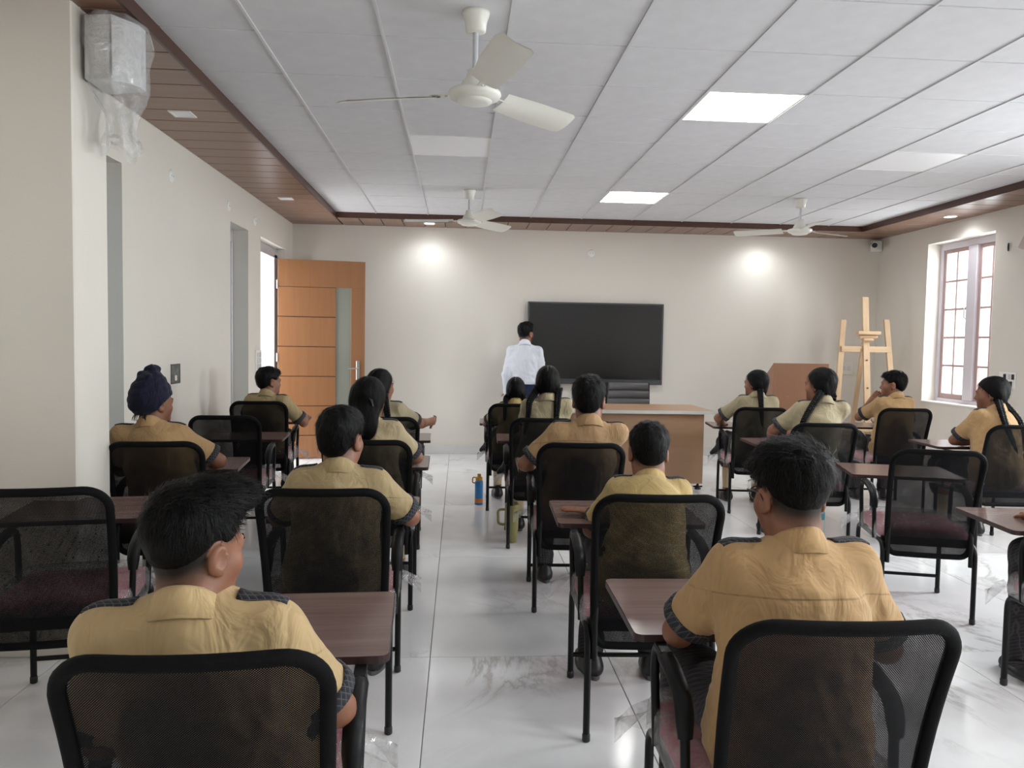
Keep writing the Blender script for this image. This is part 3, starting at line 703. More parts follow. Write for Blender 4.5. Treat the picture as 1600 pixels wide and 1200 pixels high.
# ------------------------------------------------------------------ bottles on the floor
t = thing('water_bottle', 'blue water bottle with orange band and yellow loop cap on the floor', 'bottle', (0.183, 6.743, 0))
BLU = plain('blue_enamel', srgb(42, 120, 180), 0.35); ORG = plain('orange_enamel', srgb(206, 112, 40), 0.4); YEL = plain('mustard_plastic', srgb(204, 150, 50), 0.45)
obj('body', MB().lathe([(0.030, 0.0), (0.036, 0.004), (0.036, 0.195), (0.033, 0.208), (0.026, 0.214)], n=24), BLU, t)
obj('band', MB().lathe([(0.0363, 0.02), (0.0372, 0.021), (0.0372, 0.054), (0.0363, 0.055)], n=24, caps=False), ORG, t)
obj('cap', MB().lathe([(0.029, 0.212), (0.031, 0.216), (0.031, 0.235), (0.026, 0.242), (0.016, 0.244), (0.016, 0.266), (0.012, 0.27)], n=20), YEL, t)
obj('carry_loop', MB().tube(fillet([(-0.028, -0.006, 0.238), (-0.056, -0.006, 0.240), (-0.056, -0.006, 0.192), (-0.034, -0.006, 0.190)], 0.018), 0.006, 8), YEL, t)
t = thing('tumbler', 'olive green tumbler with side handle and straw on the floor', 'tumbler', (0.385, 5.456, 0))
OLV = plain('olive_green_enamel', srgb(140, 134, 84), 0.45)
obj('body', MB().lathe([(0.034, 0.0), (0.037, 0.004), (0.042, 0.085), (0.046, 0.095), (0.050, 0.23), (0.051, 0.265), (0.046, 0.267)], n=28), OLV, t)
obj('lid', MB().lathe([(0.0515, 0.248), (0.0525, 0.252), (0.0525, 0.272), (0.046, 0.280), (0.001, 0.281)], n=28), OLV, t)
obj('handle', MB().tube(fillet([(-0.046, 0, 0.235), (-0.100, 0, 0.235), (-0.096, 0, 0.130), (-0.046, 0, 0.125)], 0.025), 0.009, 8), OLV, t)
obj('straw', MB().tube([(-0.02, 0, 0.275), (-0.026, 0, 0.325)], 0.004, 8), plain('dark_straw', srgb(60, 60, 56), 0.4), t)
t = thing('water_bottle', 'clear bottle with teal flip cap standing under the girl with braids', 'bottle', (2.775, 5.74, 0))
obj('body', MB().lathe([(0.034, 0.0), (0.038, 0.004), (0.038, 0.15), (0.036, 0.158), (0.033, 0.163)], n=24), plain('frosted_clear_plastic', srgb(196, 208, 208), 0.2, spec=0.6, var=0.06), t)
TEAL = plain('teal_plastic', srgb(70, 140, 150), 0.4)
obj('sleeve', MB().lathe([(0.0382, 0.105), (0.0392, 0.106), (0.0392, 0.157), (0.0382, 0.158)], n=24, caps=False), TEAL, t)
obj('cap', MB().lathe([(0.034, 0.16), (0.036, 0.164), (0.034, 0.19), (0.026, 0.197), (0.001, 0.198)], n=24), TEAL, t)
obj('flip_spout', MB().cbox(-0.012, 0.045, -0.012, 0.012, 0.194, 0.206, 0.004), TEAL, t)
# ------------------------------------------------------------------ tablet-arm chairs
FRAME = plain('black_powder_coat', srgb(14, 15, 16), 0.4, spec=0.25)
FABR = plain('black_edge_fabric', srgb(13, 13, 15), 0.75, spec=0.12, bump=0.3, bscale=300)
ARMP = plain('black_arm_pad', srgb(17, 18, 20), 0.42, spec=0.25)
PINK = plain('dusty_pink_fabric', srgb(184, 92, 110), 0.7, var=0.12, vscale=8)
TABW = wood('dark_walnut_laminate', srgb(94, 74, 69), srgb(138, 114, 107), 'x', 0.8, 0.22, 0.7)
TABE = plain('dark_edge_tape', srgb(52, 32, 32), 0.4)
WRAP = plastic('clear_seat_wrap', 0.32, rough=0.1)
def mesh_fabric():
    t = NT('black_mesh_fabric'); uv = t.n('ShaderNodeUVMap').outputs[0]
    sp = t.n('ShaderNodeSeparateXYZ'); t.l(uv, sp.inputs[0]); u, v = sp.outputs[0], sp.outputs[1]
    p = 0.0046
    a = t.math('SINE', t.math('MULTIPLY', t.math('ADD', u, v), PI/p)); b = t.math('SINE', t.math('MULTIPLY', t.math('SUBTRACT', u, v), PI/p))
    m = t.math('ABSOLUTE', t.math('MULTIPLY', a, b))
    nz = t.noise(t.mapping(uv, (1, 1, 1)), 9.0, 3, 0.5, 0.6)
    thr = t.math('ADD', 0.73, t.math('MULTIPLY', nz, 0.26))
    hole = t.math('GREATER_THAN', m, thr)
    t.b.inputs['Base Color'].default_value = srgb(11, 11, 14); t.b.inputs['Roughness'].default_value = 0.5
    t.b.inputs['Specular IOR Level'].default_value = 0.12
    tr = t.n('ShaderNodeBsdfTransparent'); mx = t.n('ShaderNodeMixShader'); t.l(hole, mx.inputs[0])
    t.l(t.b.outputs[0], mx.inputs[1]); t.l(tr.outputs[0], mx.inputs[2]); t.l(mx.outputs[0], t.out.inputs[0]); return t.m
MESHM = mesh_fabric()
BT, BB = 0.905, 0.345          # back: top and bottom height
def back_pt(u, v):
    """u -1..1 across, v 0..1 from bottom to top of the back panel"""
    z = BB+(BT-BB)*v; hw = 0.198+0.02*v
    y = -0.245-0.02*v-0.105*v*v - 0.030*(1-u*u)*(0.4+0.6*v)
    return (u*hw, y, z)
def outline(n=9, r=0.055):
    """rounded outline of the back in (u, v)"""
    hwu, hv = 0.213, BT-BB
    pts = []
    for x, z in rrect(-1, 1, 0, 1, 0.001, 1): pass
    P = []
    for cx, cz, a0 in ((1, 0, -PI/2), (1, 1, 0), (-1, 1, PI/2), (-1, 0, PI)):
        rr = 0.05 if cz == 0 else 0.075
        ru, rv = rr/hwu, rr/hv
        for k in range(n+1):
            a = a0+k/n*PI/2
            P.append((cx-math.copysign(ru, cx)+ru*math.cos(a), (rv if cz == 0 else 1-rv)+rv*math.sin(a)))
    # densify straight runs
    out = []
    for i in range(len(P)):
        a, b = P[i], P[(i+1) % len(P)]; d = math.hypot((a[0]-b[0])*hwu, (a[1]-b[1])*hv); m = max(1, int(d/0.05))
        for k in range(m): out.append((a[0]+(b[0]-a[0])*k/m, a[1]+(b[1]-a[1])*k/m))
    return out
OUT = outline()
def back_mesh():
    mm = MB(); N = len(OUT); rings = [1.0, 0.75, 0.5, 0.25]; uvs = []
    vs = []
    for s in rings:
        for u, v in OUT:
            q = (u*s, 0.5+(v-0.5)*s); vs.append(back_pt(*q)); uvs.append((q[0]*0.213, q[1]*(BT-BB)))
    c = len(vs); vs.append(back_pt(0, 0.5)); uvs.append((0, 0.5*(BT-BB)))
    F = []
    for i in range(len(rings)-1):
        for k in range(N): F.append((i*N+k, i*N+(k+1) % N, (i+1)*N+(k+1) % N, (i+1)*N+k))
    L = len(rings)-1
    for k in range(N): F.append((L*N+k, L*N+(k+1) % N, c))
    mm.add(vs, F, True); me = mm.mesh('mesh_back')
    lay = me.uv_layers.new(name='UVMap')
    for lp in me.loops: lay.data[lp.index].uv = uvs[lp.vertex_index]
    return me
def make_chair():
    t = thing('tablet_chair', '', 'chair', (0, 0, 0), 0, 'black mesh-backed tablet chairs')
    for s in (-1, 1):
        x = s*0.222
        o = obj('side_frame', MB().tube(fillet([(x, 0.265, 0.012), (x, 0.265, 0.392), (x, -0.262, 0.402), (x, -0.265, 0.012)], 0.065, 7), 0.0125, 12), FRAME, t)
        for y in (0.265, -0.265): obj('foot_cap', MB().lathe([(0.010, 0.0), (0.0145, 0.004), (0.0145, 0.026), (0.0125, 0.03)], (x, y, 0), 12), BLK, o)
    obj('cross_bar', MB().tube([(-0.222, 0.265, 0.10), (0.222, 0.265, 0.10)], 0.010, 10), FRAME, t)
    obj('seat_rail', MB().tube([(-0.222, 0.19, 0.392), (0.222, 0.19, 0.392)], 0.010, 8), FRAME, t)
    obj('seat_rail', MB().cbox(-0.222, 0.222, -0.225, -0.205, 0.385, 0.43, 0.004), FRAME, t)
    c = obj('seat_cushion', cushion_mb(-0.225, 0.225, -0.20, 0.265, 0.403, 0.470, 0.055, 0.012), PINK, t)
    w = MB(); P = rrect(-0.238, 0.238, -0.208, 0.280, 0.06, 7); n = len(P)
    lv = [(1.0, 0.398), (1.01, 0.43), (1.005, 0.470), (0.97, 0.492), (0.8, 0.499), (0.4, 0.503), (0.02, 0.505)]
    vs = []
    for li, (sc, z) in enumerate(lv):
        for k, (a, b) in enumerate(P):
            nn = noise.noise(Vector((a*18, b*18, z*30)))*0.009
            vs.append((a*(sc+nn*1.5), 0.036+(b-0.036)*(sc+nn*1.5), z+nn*0.5))
    w.add(vs, [(i*n+k, i*n+(k+1) % n, (i+1)*n+(k+1) % n, (i+1)*n+k) for i in range(len(lv)-1) for k in range(n)], True)
    # loose corners of the wrap standing out at the front
    for s in (-1, 1):
        base = Vector((s*0.215, 0.235, 0.445)); tip = base+Vector((s*0.105, 0.035, -0.035))
        w.grid(lambda u, v: tuple(base.lerp(tip, u)+Vector((0, (v-0.5)*(0.16-0.15*u)-0.03*u*v, 0.026*math.sin(v*8+s*2+u*3)*(0.3+u)-0.03*u*u))), 8, 10)
    obj('plastic_wrap', w, WRAP, c)
    for s in (-1, 1):
        x = s*0.238
        path = fillet([(x*0.97, 0.155, 0.395), (x, 0.165, 0.60), (x, 0.150, 0.661), (x, 0.0, 0.662), (x, -0.115, 0.628), (x*0.98, -0.130, 0.395)], [0.06, 0.05, 0.06, 0.06], 6)
        a = obj('armrest', MB().tube(path, 0.0115, 10), FRAME, t)
        pp = fillet([(x, 0.095, 0.663), (x, 0.0, 0.667), (x, -0.110, 0.633), (x, -0.128, 0.558)], [0.06, 0.05], 6)
        rs = [0.022]*len(pp); rs[0] = 0.014; rs[-1] = 0.017
        obj('arm_pad', MB().tube(pp, rs, 12, flat=0.72, up=(0, 0, 1)), ARMP, a)
    tb = MB().prism(rrect(-0.30, 0.30, 0.115, 0.575, 0.022, 4), 0.680, 0.698)
    tb = obj('writing_tablet', tb, TABW, t)
    ed = MB(); Q = rrect(-0.3015, 0.3015, 0.1135, 0.5765, 0.0235, 4); nq = len(Q)
    ed.add([(a, b, z) for z in (0.6795, 0.6975) for a, b in Q], [(k, (k+1) % nq, nq+(k+1) % nq, nq+k) for k in range(nq)])
    obj('edge_tape', ed, TABE, tb)
    for s in (-1, 1):
        obj('tablet_bracket', MB().cbox(s*0.238-0.014, s*0.238+0.014, 0.05, 0.48, 0.673, 0.680, 0.002), FRAME, t)
        obj('back_bracket', MB().tube([back_pt(s*0.97, 0.25), (s*0.2, -0.266, 0.42), (s*0.2, -0.268, 0.30)], 0.011, 10), FRAME, t)
    bf = obj('back_frame', MB().tube([back_pt(u, v) for u, v in OUT]+[back_pt(*OUT[0]), back_pt(*OUT[1])], 0.0145, 10, caps=False), FABR, t)
    obj('back_mesh', back_mesh(), MESHM, t)
    return t
proto = make_chair()
# x, y of the chair centre, rotation in degrees, label
CH = {
 'C1': (-0.447, 1.632, 3, 'black mesh chair of the boy nearest the camera on the left'),
 'C2': (0.745, 1.755, -1, 'black mesh chair of the boy with glasses in the right foreground'),
 'C3': (-0.466, 3.02, 1, 'black mesh chair right in front of the nearest boy on the left'),
 'C4': (0.700, 2.94, -2, 'black mesh chair of the small boy in the middle, nearest the centre aisle'),
 'C5': (-1.450, 3.00, 10, 'empty black mesh chair cut off by the left photo edge'),
 'C6': (2.520, 4.10, -15, 'empty turned black mesh chair to the right of the boy with glasses'),
 'C7': (-1.50, 4.19, 6, 'black mesh chair of the boy in the navy turban'),
 'C8': (0.640, 4.27, -2, 'black mesh chair of the tall boy before the teacher desk'),
 'C9': (-0.470, 4.32, 1, 'black mesh chair of the girl with long loose hair'),
 'C10': (-1.550, 5.50, 5, 'empty black mesh chair between the turban boy and the boy by the door'),
 'C11': (-1.630, 6.70, 4, 'black mesh chair of the boy sitting in front of the orange door'),
 'C12': (0.580, 5.54, -2, 'black mesh chair of the girl with two braids at the green tumbler'),
 'C13': (0.480, 6.74, -2, 'farthest black mesh chair in the middle column, beside the blue bottle'),
 'C14': (-0.500, 5.52, 2, 'black mesh chair of the front girl with a side braid on the left'),
 'C15': (2.480, 5.40, -4, 'black mesh chair of the girl with a thick braid before the lectern'),
 'C16': (2.560, 6.64, -8, 'black mesh chair beside the right end of the teacher desk'),
 'C17': (3.850, 6.74, -6, 'black mesh chair of the boy near the easel'),
 'C18': (3.860, 5.40, -4, 'black mesh chair of the girl seated by the window'),
 'C19': (2.520, 2.80, -6, 'black mesh chair mostly cut off by the right photo edge'),
}
CHAIR = {}
for k, (x, y, r, lab) in CH.items():
    o = proto if k == 'C1' else copy_tree(proto)
    o.location = (x, y, 0); o.rotation_euler = (0, 0, math.radians(r)); o['label'] = lab; CHAIR[k] = o
# ------------------------------------------------------------------ implicit-surface modeller for people
def axis_of(lo, hi, coarse, fine_iv, fine):
    """non-uniform grid axis: fine steps inside the given intervals"""
    out = [lo]; x = lo
    while x < hi:
        h = coarse
        for a, b in fine_iv:
            if a-coarse*0.5 <= x <= b: h = fine
        x += h; out.append(x)
    return np.array(out, np.float32)
class Field:
    def __init__(s, lo, hi, coarse, boxes=(), fine=None):
        s.ax = [axis_of(lo[i], hi[i], coarse, [(c[i]-r, c[i]+r) for c, r in boxes], fine or coarse) for i in range(3)]
        s.F = np.full([len(a) for a in s.ax], 0.5, np.float32)
    def sub(s, lo, hi):
        sl = []
        for i in range(3):
            a = max(0, int(np.searchsorted(s.ax[i], lo[i]))-1); b = min(len(s.ax[i]), int(np.searchsorted(s.ax[i], hi[i]))+1)
            sl.append(slice(a, max(b, a+1)))
        X = s.ax[0][sl[0]][:, None, None]; Y = s.ax[1][sl[1]][None, :, None]; Z = s.ax[2][sl[2]][None, None, :]
        return tuple(sl), X, Y, Z
    def merge(s, sl, d, k, op):
        A = s.F[sl]
        if op == 'u':
            if k > 0:
                h = np.maximum(k-np.abs(A-d), 0)/k; s.F[sl] = np.minimum(A, d)-h*h*k*0.25
            else: s.F[sl] = np.minimum(A, d)
        else:
            d = -d
            if k > 0:
                h = np.maximum(k-np.abs(A-d), 0)/k; s.F[sl] = np.maximum(A, d)+h*h*k*0.25
            else: s.F[sl] = np.maximum(A, d)
    def cap(s, a, b, ra, rb=None, k=0.02, op='u', q=1.0, qaxis=1):
        """tapered capsule, squeezed by q along one axis"""
        rb = ra if rb is None else rb
        a = np.array(a, np.float32); b = np.array(b, np.float32); m = max(ra, rb)+k+0.03
        sl, X, Y, Z = s.sub(np.minimum(a, b)-m, np.maximum(a, b)+m)
        ba = b-a; L = float(ba@ba)+1e-12
        px, py, pz = X-a[0], Y-a[1], Z-a[2]
        t = np.clip((px*ba[0]+py*ba[1]+pz*ba[2])/L, 0, 1)
        dx, dy, dz = px-t*ba[0], py-t*ba[1], pz-t*ba[2]
        if q != 1.0:
            if qaxis == 1: dy = dy/q
            elif qaxis == 0: dx = dx/q
            else: dz = dz/q
        d = np.sqrt(dx*dx+dy*dy+dz*dz)-(ra+(rb-ra)*t)
        s.merge(sl, d*(q if q < 1 else 1)**0.5, k, op)
    def ell(s, c, r, R=None, k=0.02, op='u'):
        c = np.array(c, np.float32); m = max(r)+k+0.03
        sl, X, Y, Z = s.sub(c-m, c+m)
        px, py, pz = X-c[0], Y-c[1], Z-c[2]
        if R is not None:
            R = np.array(R, np.float32)   # columns: local axes
            px, py, pz = (R[0, 0]*px+R[1, 0]*py+R[2, 0]*pz, R[0, 1]*px+R[1, 1]*py+R[2, 1]*pz, R[0, 2]*px+R[1, 2]*py+R[2, 2]*pz)
        k0 = np.sqrt((px/r[0])**2+(py/r[1])**2+(pz/r[2])**2)
        k1 = np.sqrt((px/r[0]**2)**2+(py/r[1]**2)**2+(pz/r[2]**2)**2)+1e-9
        s.merge(sl, np.where(k0 < 1e-4, -min(r), k0*(k0-1)/k1), k, op)
    def cut(s, p, n, lo=None, hi=None, k=0.0):
        """keep the half-space behind plane (p, n)"""
        X = s.ax[0][:, None, None]; Y = s.ax[1][None, :, None]; Z = s.ax[2][None, None, :]
        d = (X-p[0])*n[0]+(Y-p[1])*n[1]+(Z-p[2])*n[2]
        s.F = np.maximum(s.F, d.astype(np.float32))
    def trim_low(s, z, r):
        """cut the hem of a shirt level at height z (leaves the sleeves)"""
        X = s.ax[0][:, None, None]; Z = s.ax[2][None, None, :]; Y = s.ax[1][None, :, None]
        s.F = np.where(np.abs(X)+0*Y+0*Z < r, np.maximum(s.F, (z-Z).astype(np.float32)), s.F)
    def cut_cap(s, a, b, r):
        """flat end for a sleeve: remove what lies past b within r of it"""
        a = np.array(a, np.float32); b = np.array(b, np.float32); n = (b-a)/np.linalg.norm(b-a)
        sl, X, Y, Z = s.sub(b-r, b+r)
        d = (X-b[0])*n[0]+(Y-b[1])*n[1]+(Z-b[2])*n[2]
        dist = np.sqrt((X-b[0])**2+(Y-b[1])**2+(Z-b[2])**2)
        A = s.F[sl]; s.F[sl] = np.where(dist < r, np.maximum(A, d), A)
    def net(s):
        """surface nets"""
        F = s.F; I = F < 0
        c = np.zeros([n-1 for n in F.shape], np.uint8)
        for i in (0, 1):
            for j in (0, 1):
                for k in (0, 1):
                    c += I[i:F.shape[0]-1+i, j:F.shape[1]-1+j, k:F.shape[2]-1+k]
        act = (c > 0) & (c < 8); idx = np.argwhere(act); n = len(idx)
        ids = np.full(act.shape, -1, np.int64); ids[act] = np.arange(n)
        ci, cj, ck = idx.T; V = {}
        for i in (0, 1):
            for j in (0, 1):
                for k in (0, 1): V[i, j, k] = F[ci+i, cj+j, ck+k]
        xs, ys, zs = s.ax; pos = np.zeros((n, 3)); w = np.zeros(n)
        corner = lambda i, j, k: np.stack([xs[ci+i], ys[cj+j], zs[ck+k]], 1)
        E = []
        for i in (0, 1):
            for j in (0, 1): E += [((0, i, j), (1, i, j)), ((i, 0, j), (i, 1, j)), ((i, j, 0), (i, j, 1))]
        for a, b in E:
            va, vb = V[a], V[b]; m = (va < 0) != (vb < 0)
            t = np.where(m, va/np.where(m, va-vb, 1), 0)[:, None]
            p = corner(*a)*(1-t)+corner(*b)*t
            pos += np.where(m[:, None], p, 0); w += m
        pos /= w[:, None]
        Q = []
        for axn in range(3):
            sh = list(F.shape); A = [slice(None)]*3; B = [slice(None)]*3
            A[axn] = slice(0, -1); B[axn] = slice(1, None)
            a = I[tuple(A)]; b = I[tuple(B)]; ch = np.argwhere(a != b)
            o1, o2 = [x for x in range(3) if x != axn]
            ok = (ch[:, o1] > 0) & (ch[:, o2] > 0) & (ch[:, o1] < F.shape[o1]-1) & (ch[:, o2] < F.shape[o2]-1); ch = ch[ok]
            def cid(d1, d2):
                q = ch.copy(); q[:, o1] += d1; q[:, o2] += d2; return ids[q[:, 0], q[:, 1], q[:, 2]]
            quad = np.stack([cid(-1, -1), cid(0, -1), cid(0, 0), cid(-1, 0)], 1)
            ins = a[ch[:, 0], ch[:, 1], ch[:, 2]]
            flip = ins if axn != 1 else ~ins
            quad[~flip] = quad[~flip][:, ::-1]
            Q.append(quad)
        return pos, np.concatenate(Q)
def smooth_mesh(V, Q, it=1, lam=0.5):
    for _ in range(it):
        acc = np.zeros_like(V); cnt = np.zeros(len(V))
        for i in range(4):
            a, b = Q[:, i], Q[:, (i+1) % 4]
            np.add.at(acc, a, V[b]); np.add.at(cnt, a, 1); np.add.at(acc, b, V[a]); np.add.at(cnt, b, 1)
        V = V*(1-lam)+lam*acc/np.maximum(cnt, 1)[:, None]
    return V
def normals(V, Q):
    n = np.cross(V[Q[:, 2]]-V[Q[:, 0]], V[Q[:, 3]]-V[Q[:, 1]]); N = np.zeros_like(V)
    for i in range(4): np.add.at(N, Q[:, i], n)
    return N/(np.linalg.norm(N, axis=1)[:, None]+1e-12)
def to_mesh(name, V, Q):
    m = bpy.data.meshes.new(name); n = len(V); q = len(Q)
    m.vertices.add(n); m.vertices.foreach_set('co', V.astype(np.float32).ravel())
    m.loops.add(4*q); m.loops.foreach_set('vertex_index', Q.astype(np.int32).ravel())
    m.polygons.add(q); m.polygons.foreach_set('loop_start', np.arange(0, 4*q, 4, dtype=np.int32))
    m.polygons.foreach_set('use_smooth', np.ones(q, bool)); m.update(calc_edges=True); m.validate(); return m

# ------------------------------------------------------------------ materials of people
def skin_mat():
    t = NT('brown_skin'); at = t.n('ShaderNodeAttribute', attribute_name='stubble'); at2 = t.n('ShaderNodeAttribute', attribute_name='lip')
    base = t.ramp(t.noise(t.coord(), 14, 4), [(0.3, srgb(126, 82, 60)), (0.7, srgb(146, 98, 74))])
    c = t.mix(at.outputs['Fac'], base, srgb(13, 11, 10)); c = t.mix(at2.outputs['Fac'], c, srgb(128, 66, 58))
    t.l(c, t.b.inputs['Base Color']); t.b.inputs['Roughness'].default_value = 0.5
    t.b.inputs['Subsurface Weight'].default_value = 0.08; t.b.inputs['Subsurface Radius'].default_value = (0.02, 0.008, 0.005)
    t.l(t.bump(t.noise(t.coord(), 160, 2), 0.08, 0.002), t.b.inputs['Normal']); return t.m
SKIN = skin_mat()
def hair_mat():
    t = NT('black_hair'); f = t.noise(t.mapping(t.coord(), (60, 60, 12)), 3, 4, 0.7)
    t.l(t.ramp(f, [(0.3, srgb(3, 3, 3)), (0.75, srgb(10, 8, 8))]), t.b.inputs['Base Color'])
    t.b.inputs['Roughness'].default_value = 0.48; t.b.inputs['Specular IOR Level'].default_value = 0.16
    t.l(t.bump(f, 0.5, 0.006), t.b.inputs['Normal']); return t.m
HAIR = hair_mat()
def cloth(name, col, z_seam=None, weave=True):
    if name in MATS: return MATS[name]
    t = NT(name); co = t.coord(); b = t.b
    f = t.noise(t.mapping(co, (1, 1, 0.55)), 9, 4, 0.55, 0.4)
    lo = tuple(c*0.92 for c in col[:3])+(1,); hi = tuple(min(1, c*1.05) for c in col[:3])+(1,)
    t.l(t.ramp(f, [(0.3, lo), (0.7, hi)]), b.inputs['Base Color']); b.inputs['Roughness'].default_value = 0.75
    b.inputs['Sheen Weight'].default_value = 0.12; b.inputs['Specular IOR Level'].default_value = 0.25
    fold = t.noise(t.mapping(co, (1.0, 1.0, 0.45), (0.3, 0.5, 0.2)), 13, 3, 0.5, 1.2)
    nrm = t.bump(fold, 0.45, 0.04)
    if z_seam is not None:
        sp = t.n('ShaderNodeSeparateXYZ'); t.l(co, sp.inputs[0])
        zz = t.math('ADD', sp.outputs[2], t.math('MULTIPLY', t.math('MULTIPLY', sp.outputs[0], sp.outputs[0]), 0.5))
        st = t.math('SMOOTH_MAX', t.math('DIVIDE', t.math('SUBTRACT', zz, z_seam-0.002), 0.004), 0.0, 0.1); st = t.math('MINIMUM', st, 1.0)
        below = t.math('MAXIMUM', t.math('SUBTRACT', 1.0, t.math('DIVIDE', t.math('ABSOLUTE', t.math('SUBTRACT', zz, z_seam-0.012)), 0.03)), 0.0)
        g = t.math('MULTIPLY', t.math('MULTIPLY', t.noise(t.mapping(co, (90, 6, 12)), 1.0, 2), below), 0.9)
        h = t.math('ADD', st, g)
        nrm = t.bump(h, 0.7, 0.004, nrm)
    wv = t.noise(co, 420, 1); nrm = t.bump(wv, 0.12, 0.001, nrm)
    t.l(nrm, b.inputs['Normal']); MATS[name] = t.m; return t.m
def plaid(name, base, line1, line2, p=0.014):
    if name in MATS: return MATS[name]
    t = NT(name); co = t.coord(); sp = t.n('ShaderNodeSeparateXYZ'); t.l(co, sp.inputs[0])
    def stripe(a, w, off=0.0):
        fr = t.math('FRACT', t.math('DIVIDE', t.math('ADD', a, off), p)); return t.math('LESS_THAN', fr, w)
    ux = t.math('ADD', sp.outputs[0], t.math('MULTIPLY', sp.outputs[1], 0.7)); uz = t.math('ADD', sp.outputs[2], t.math('MULTIPLY', sp.outputs[1], 0.7))
    s1 = t.math('MAXIMUM', stripe(ux, 0.14), stripe(uz, 0.14)); s2 = t.math('MAXIMUM', stripe(ux, 0.45, 0.004), stripe(uz, 0.45, 0.004))
    c = t.mix(s2, base, line2); c = t.mix(s1, c, line1); t.l(c, t.b.inputs['Base Color']); t.b.inputs['Roughness'].default_value = 0.8
    MATS[name] = t.m; return t.m
PLAID = plaid('navy_plaid', srgb(22, 24, 36), srgb(84, 82, 76), srgb(32, 36, 50))
TROU = plaid('dark_plaid_trousers', srgb(28, 28, 33), srgb(66, 62, 60), srgb(36, 36, 42), 0.016)
SKIRT = cloth('dark_charcoal_skirt', srgb(34, 34, 40))
SOCK = cloth('beige_sock', srgb(196, 178, 146)); SHOE = plain('black_shoe', srgb(26, 26, 28), 0.4)
SOLE = plain('grey_shoe_sole', srgb(88, 88, 90), 0.6)
NAVY = cloth('navy_turban_cloth', srgb(13, 15, 40))
SCALP = plain('scalp_parting', srgb(84, 70, 64), 0.6)
EYEW = plain('eye_white', srgb(225, 220, 214), 0.2); EYED = plain('dark_iris', srgb(30, 20, 16), 0.15)

# ------------------------------------------------------------------ head parts (head frame: origin between the ears, +y is the face)
def head_prims(f, T, hs, girl=False, beard=False):
    """add a head to a field; T maps head-local to person-local"""
    R = np.array(T.to_3x3()); 
    P = lambda x, y, z: tuple(T @ Vector((x*hs, y*hs, z*hs)))
    def e(c, r, rot=None, k=0.015, op='u'):
        RR = R if rot is None else R @ np.array(rot.to_3x3()); f.ell(P(*c), tuple(v*hs for v in r), RR, k*hs, op)
    e((0, -0.012, 0.040), (0.074, 0.094, 0.086), k=0.0)
    e((0, 0.030, -0.005), (0.066, 0.064, 0.085), k=0.03)
    e((0, 0.038, -0.052), (0.053, 0.052, 0.055), k=0.035)
    e((0, 0.076, -0.088), (0.024, 0.020, 0.018), k=0.03)
    for s in (-1, 1):
        e((s*0.044, 0.050, -0.022), (0.024, 0.030, 0.026), k=0.02)          # cheeks
        e((s*0.050, 0.000, -0.062), (0.016, 0.034, 0.028), k=0.03)          # jaw angle
        e((s*0.032, 0.094, 0.006), (0.019, 0.012, 0.011), k=0.012, op='s')  # eye sockets
        e((s*0.032, 0.081, 0.005), (0.0135, 0.0125, 0.0125), k=0.006)       # lids
        e((s*0.012, 0.096, -0.030), (0.008, 0.009, 0.008), k=0.008)         # nostril wings
        # ears
        er = Matrix.Rotation(s*-0.32, 4, 'Z') @ Matrix.Rotation(-0.18, 4, 'X')
        e((s*0.079, -0.008, -0.004), (0.0085, 0.021, 0.033), er, k=0.006)
        e((s*0.087, -0.002, 0.000), (0.006, 0.012, 0.019), er, k=0.004, op='s')
        e((s*0.077, 0.000, -0.029), (0.008, 0.010, 0.010), k=0.006)
    e((0, 0.088, 0.022), (0.046, 0.012, 0.009), k=0.018)                     # brow
    f.cap(P(0, 0.090, 0.012), P(0, 0.106, -0.026), 0.007*hs, 0.0115*hs, 0.010*hs)
    e((0, 0.092, -0.052), (0.020, 0.009, 0.0055), k=0.006); e((0, 0.091, -0.060), (0.018, 0.009, 0.006), k=0.006)
def flow_strands(V, Q, count, length, width, crown, gravity=0.3, lift=0.12, zmin=-1, seed=1, side=None):
    """thin tapering ribbons that follow the hair from the crown outwards"""
    rng = np.random.default_rng(seed); N = normals(V, Q); ok = np.where(V[:, 2] > zmin)[0]
    pick = rng.choice(ok, count); mv = []; mf = []
    for i in pick:
        p = Vector(V[i]+rng.normal(0, 0.002, 3)); n = Vector(N[i]); d = p-Vector(crown)
        if side is not None: d = d*0.4+Vector(side)*d.length
        d = d-n*d.dot(n)
        if d.length < 1e-4: d = n.orthogonal()
        d.normalize(); d = (d+Vector(rng.normal(0, 0.16, 3))).normalized()
        L = length*rng.uniform(0.6, 1.3); w = width*rng.uniform(0.6, 1.4); sidev = d.cross(n).normalized()
        o = len(mv); S = 4
        for k in range(S+1):
            t = k/S; q = p+d*(L*t)+n*(0.001+lift*L*math.sin(t*2.6)*rng.uniform(0.7, 1.2))+Vector((0, 0, -gravity*L*t*t))-n*(L*L*t*t*4.2)
            ww = w*(1-t*0.85); mv += [q-sidev*ww, q+sidev*ww]
        for k in range(S): mf.append((o+2*k, o+2*k+1, o+2*k+3, o+2*k+2))
    return mv, mf
def join_strands(V, Q, mv, mf):
    if not mv: return V, Q
    n = len(V); return np.concatenate([V, np.array([tuple(v) for v in mv])]), np.concatenate([Q, np.array(mf)+n])
HAIRC = {}
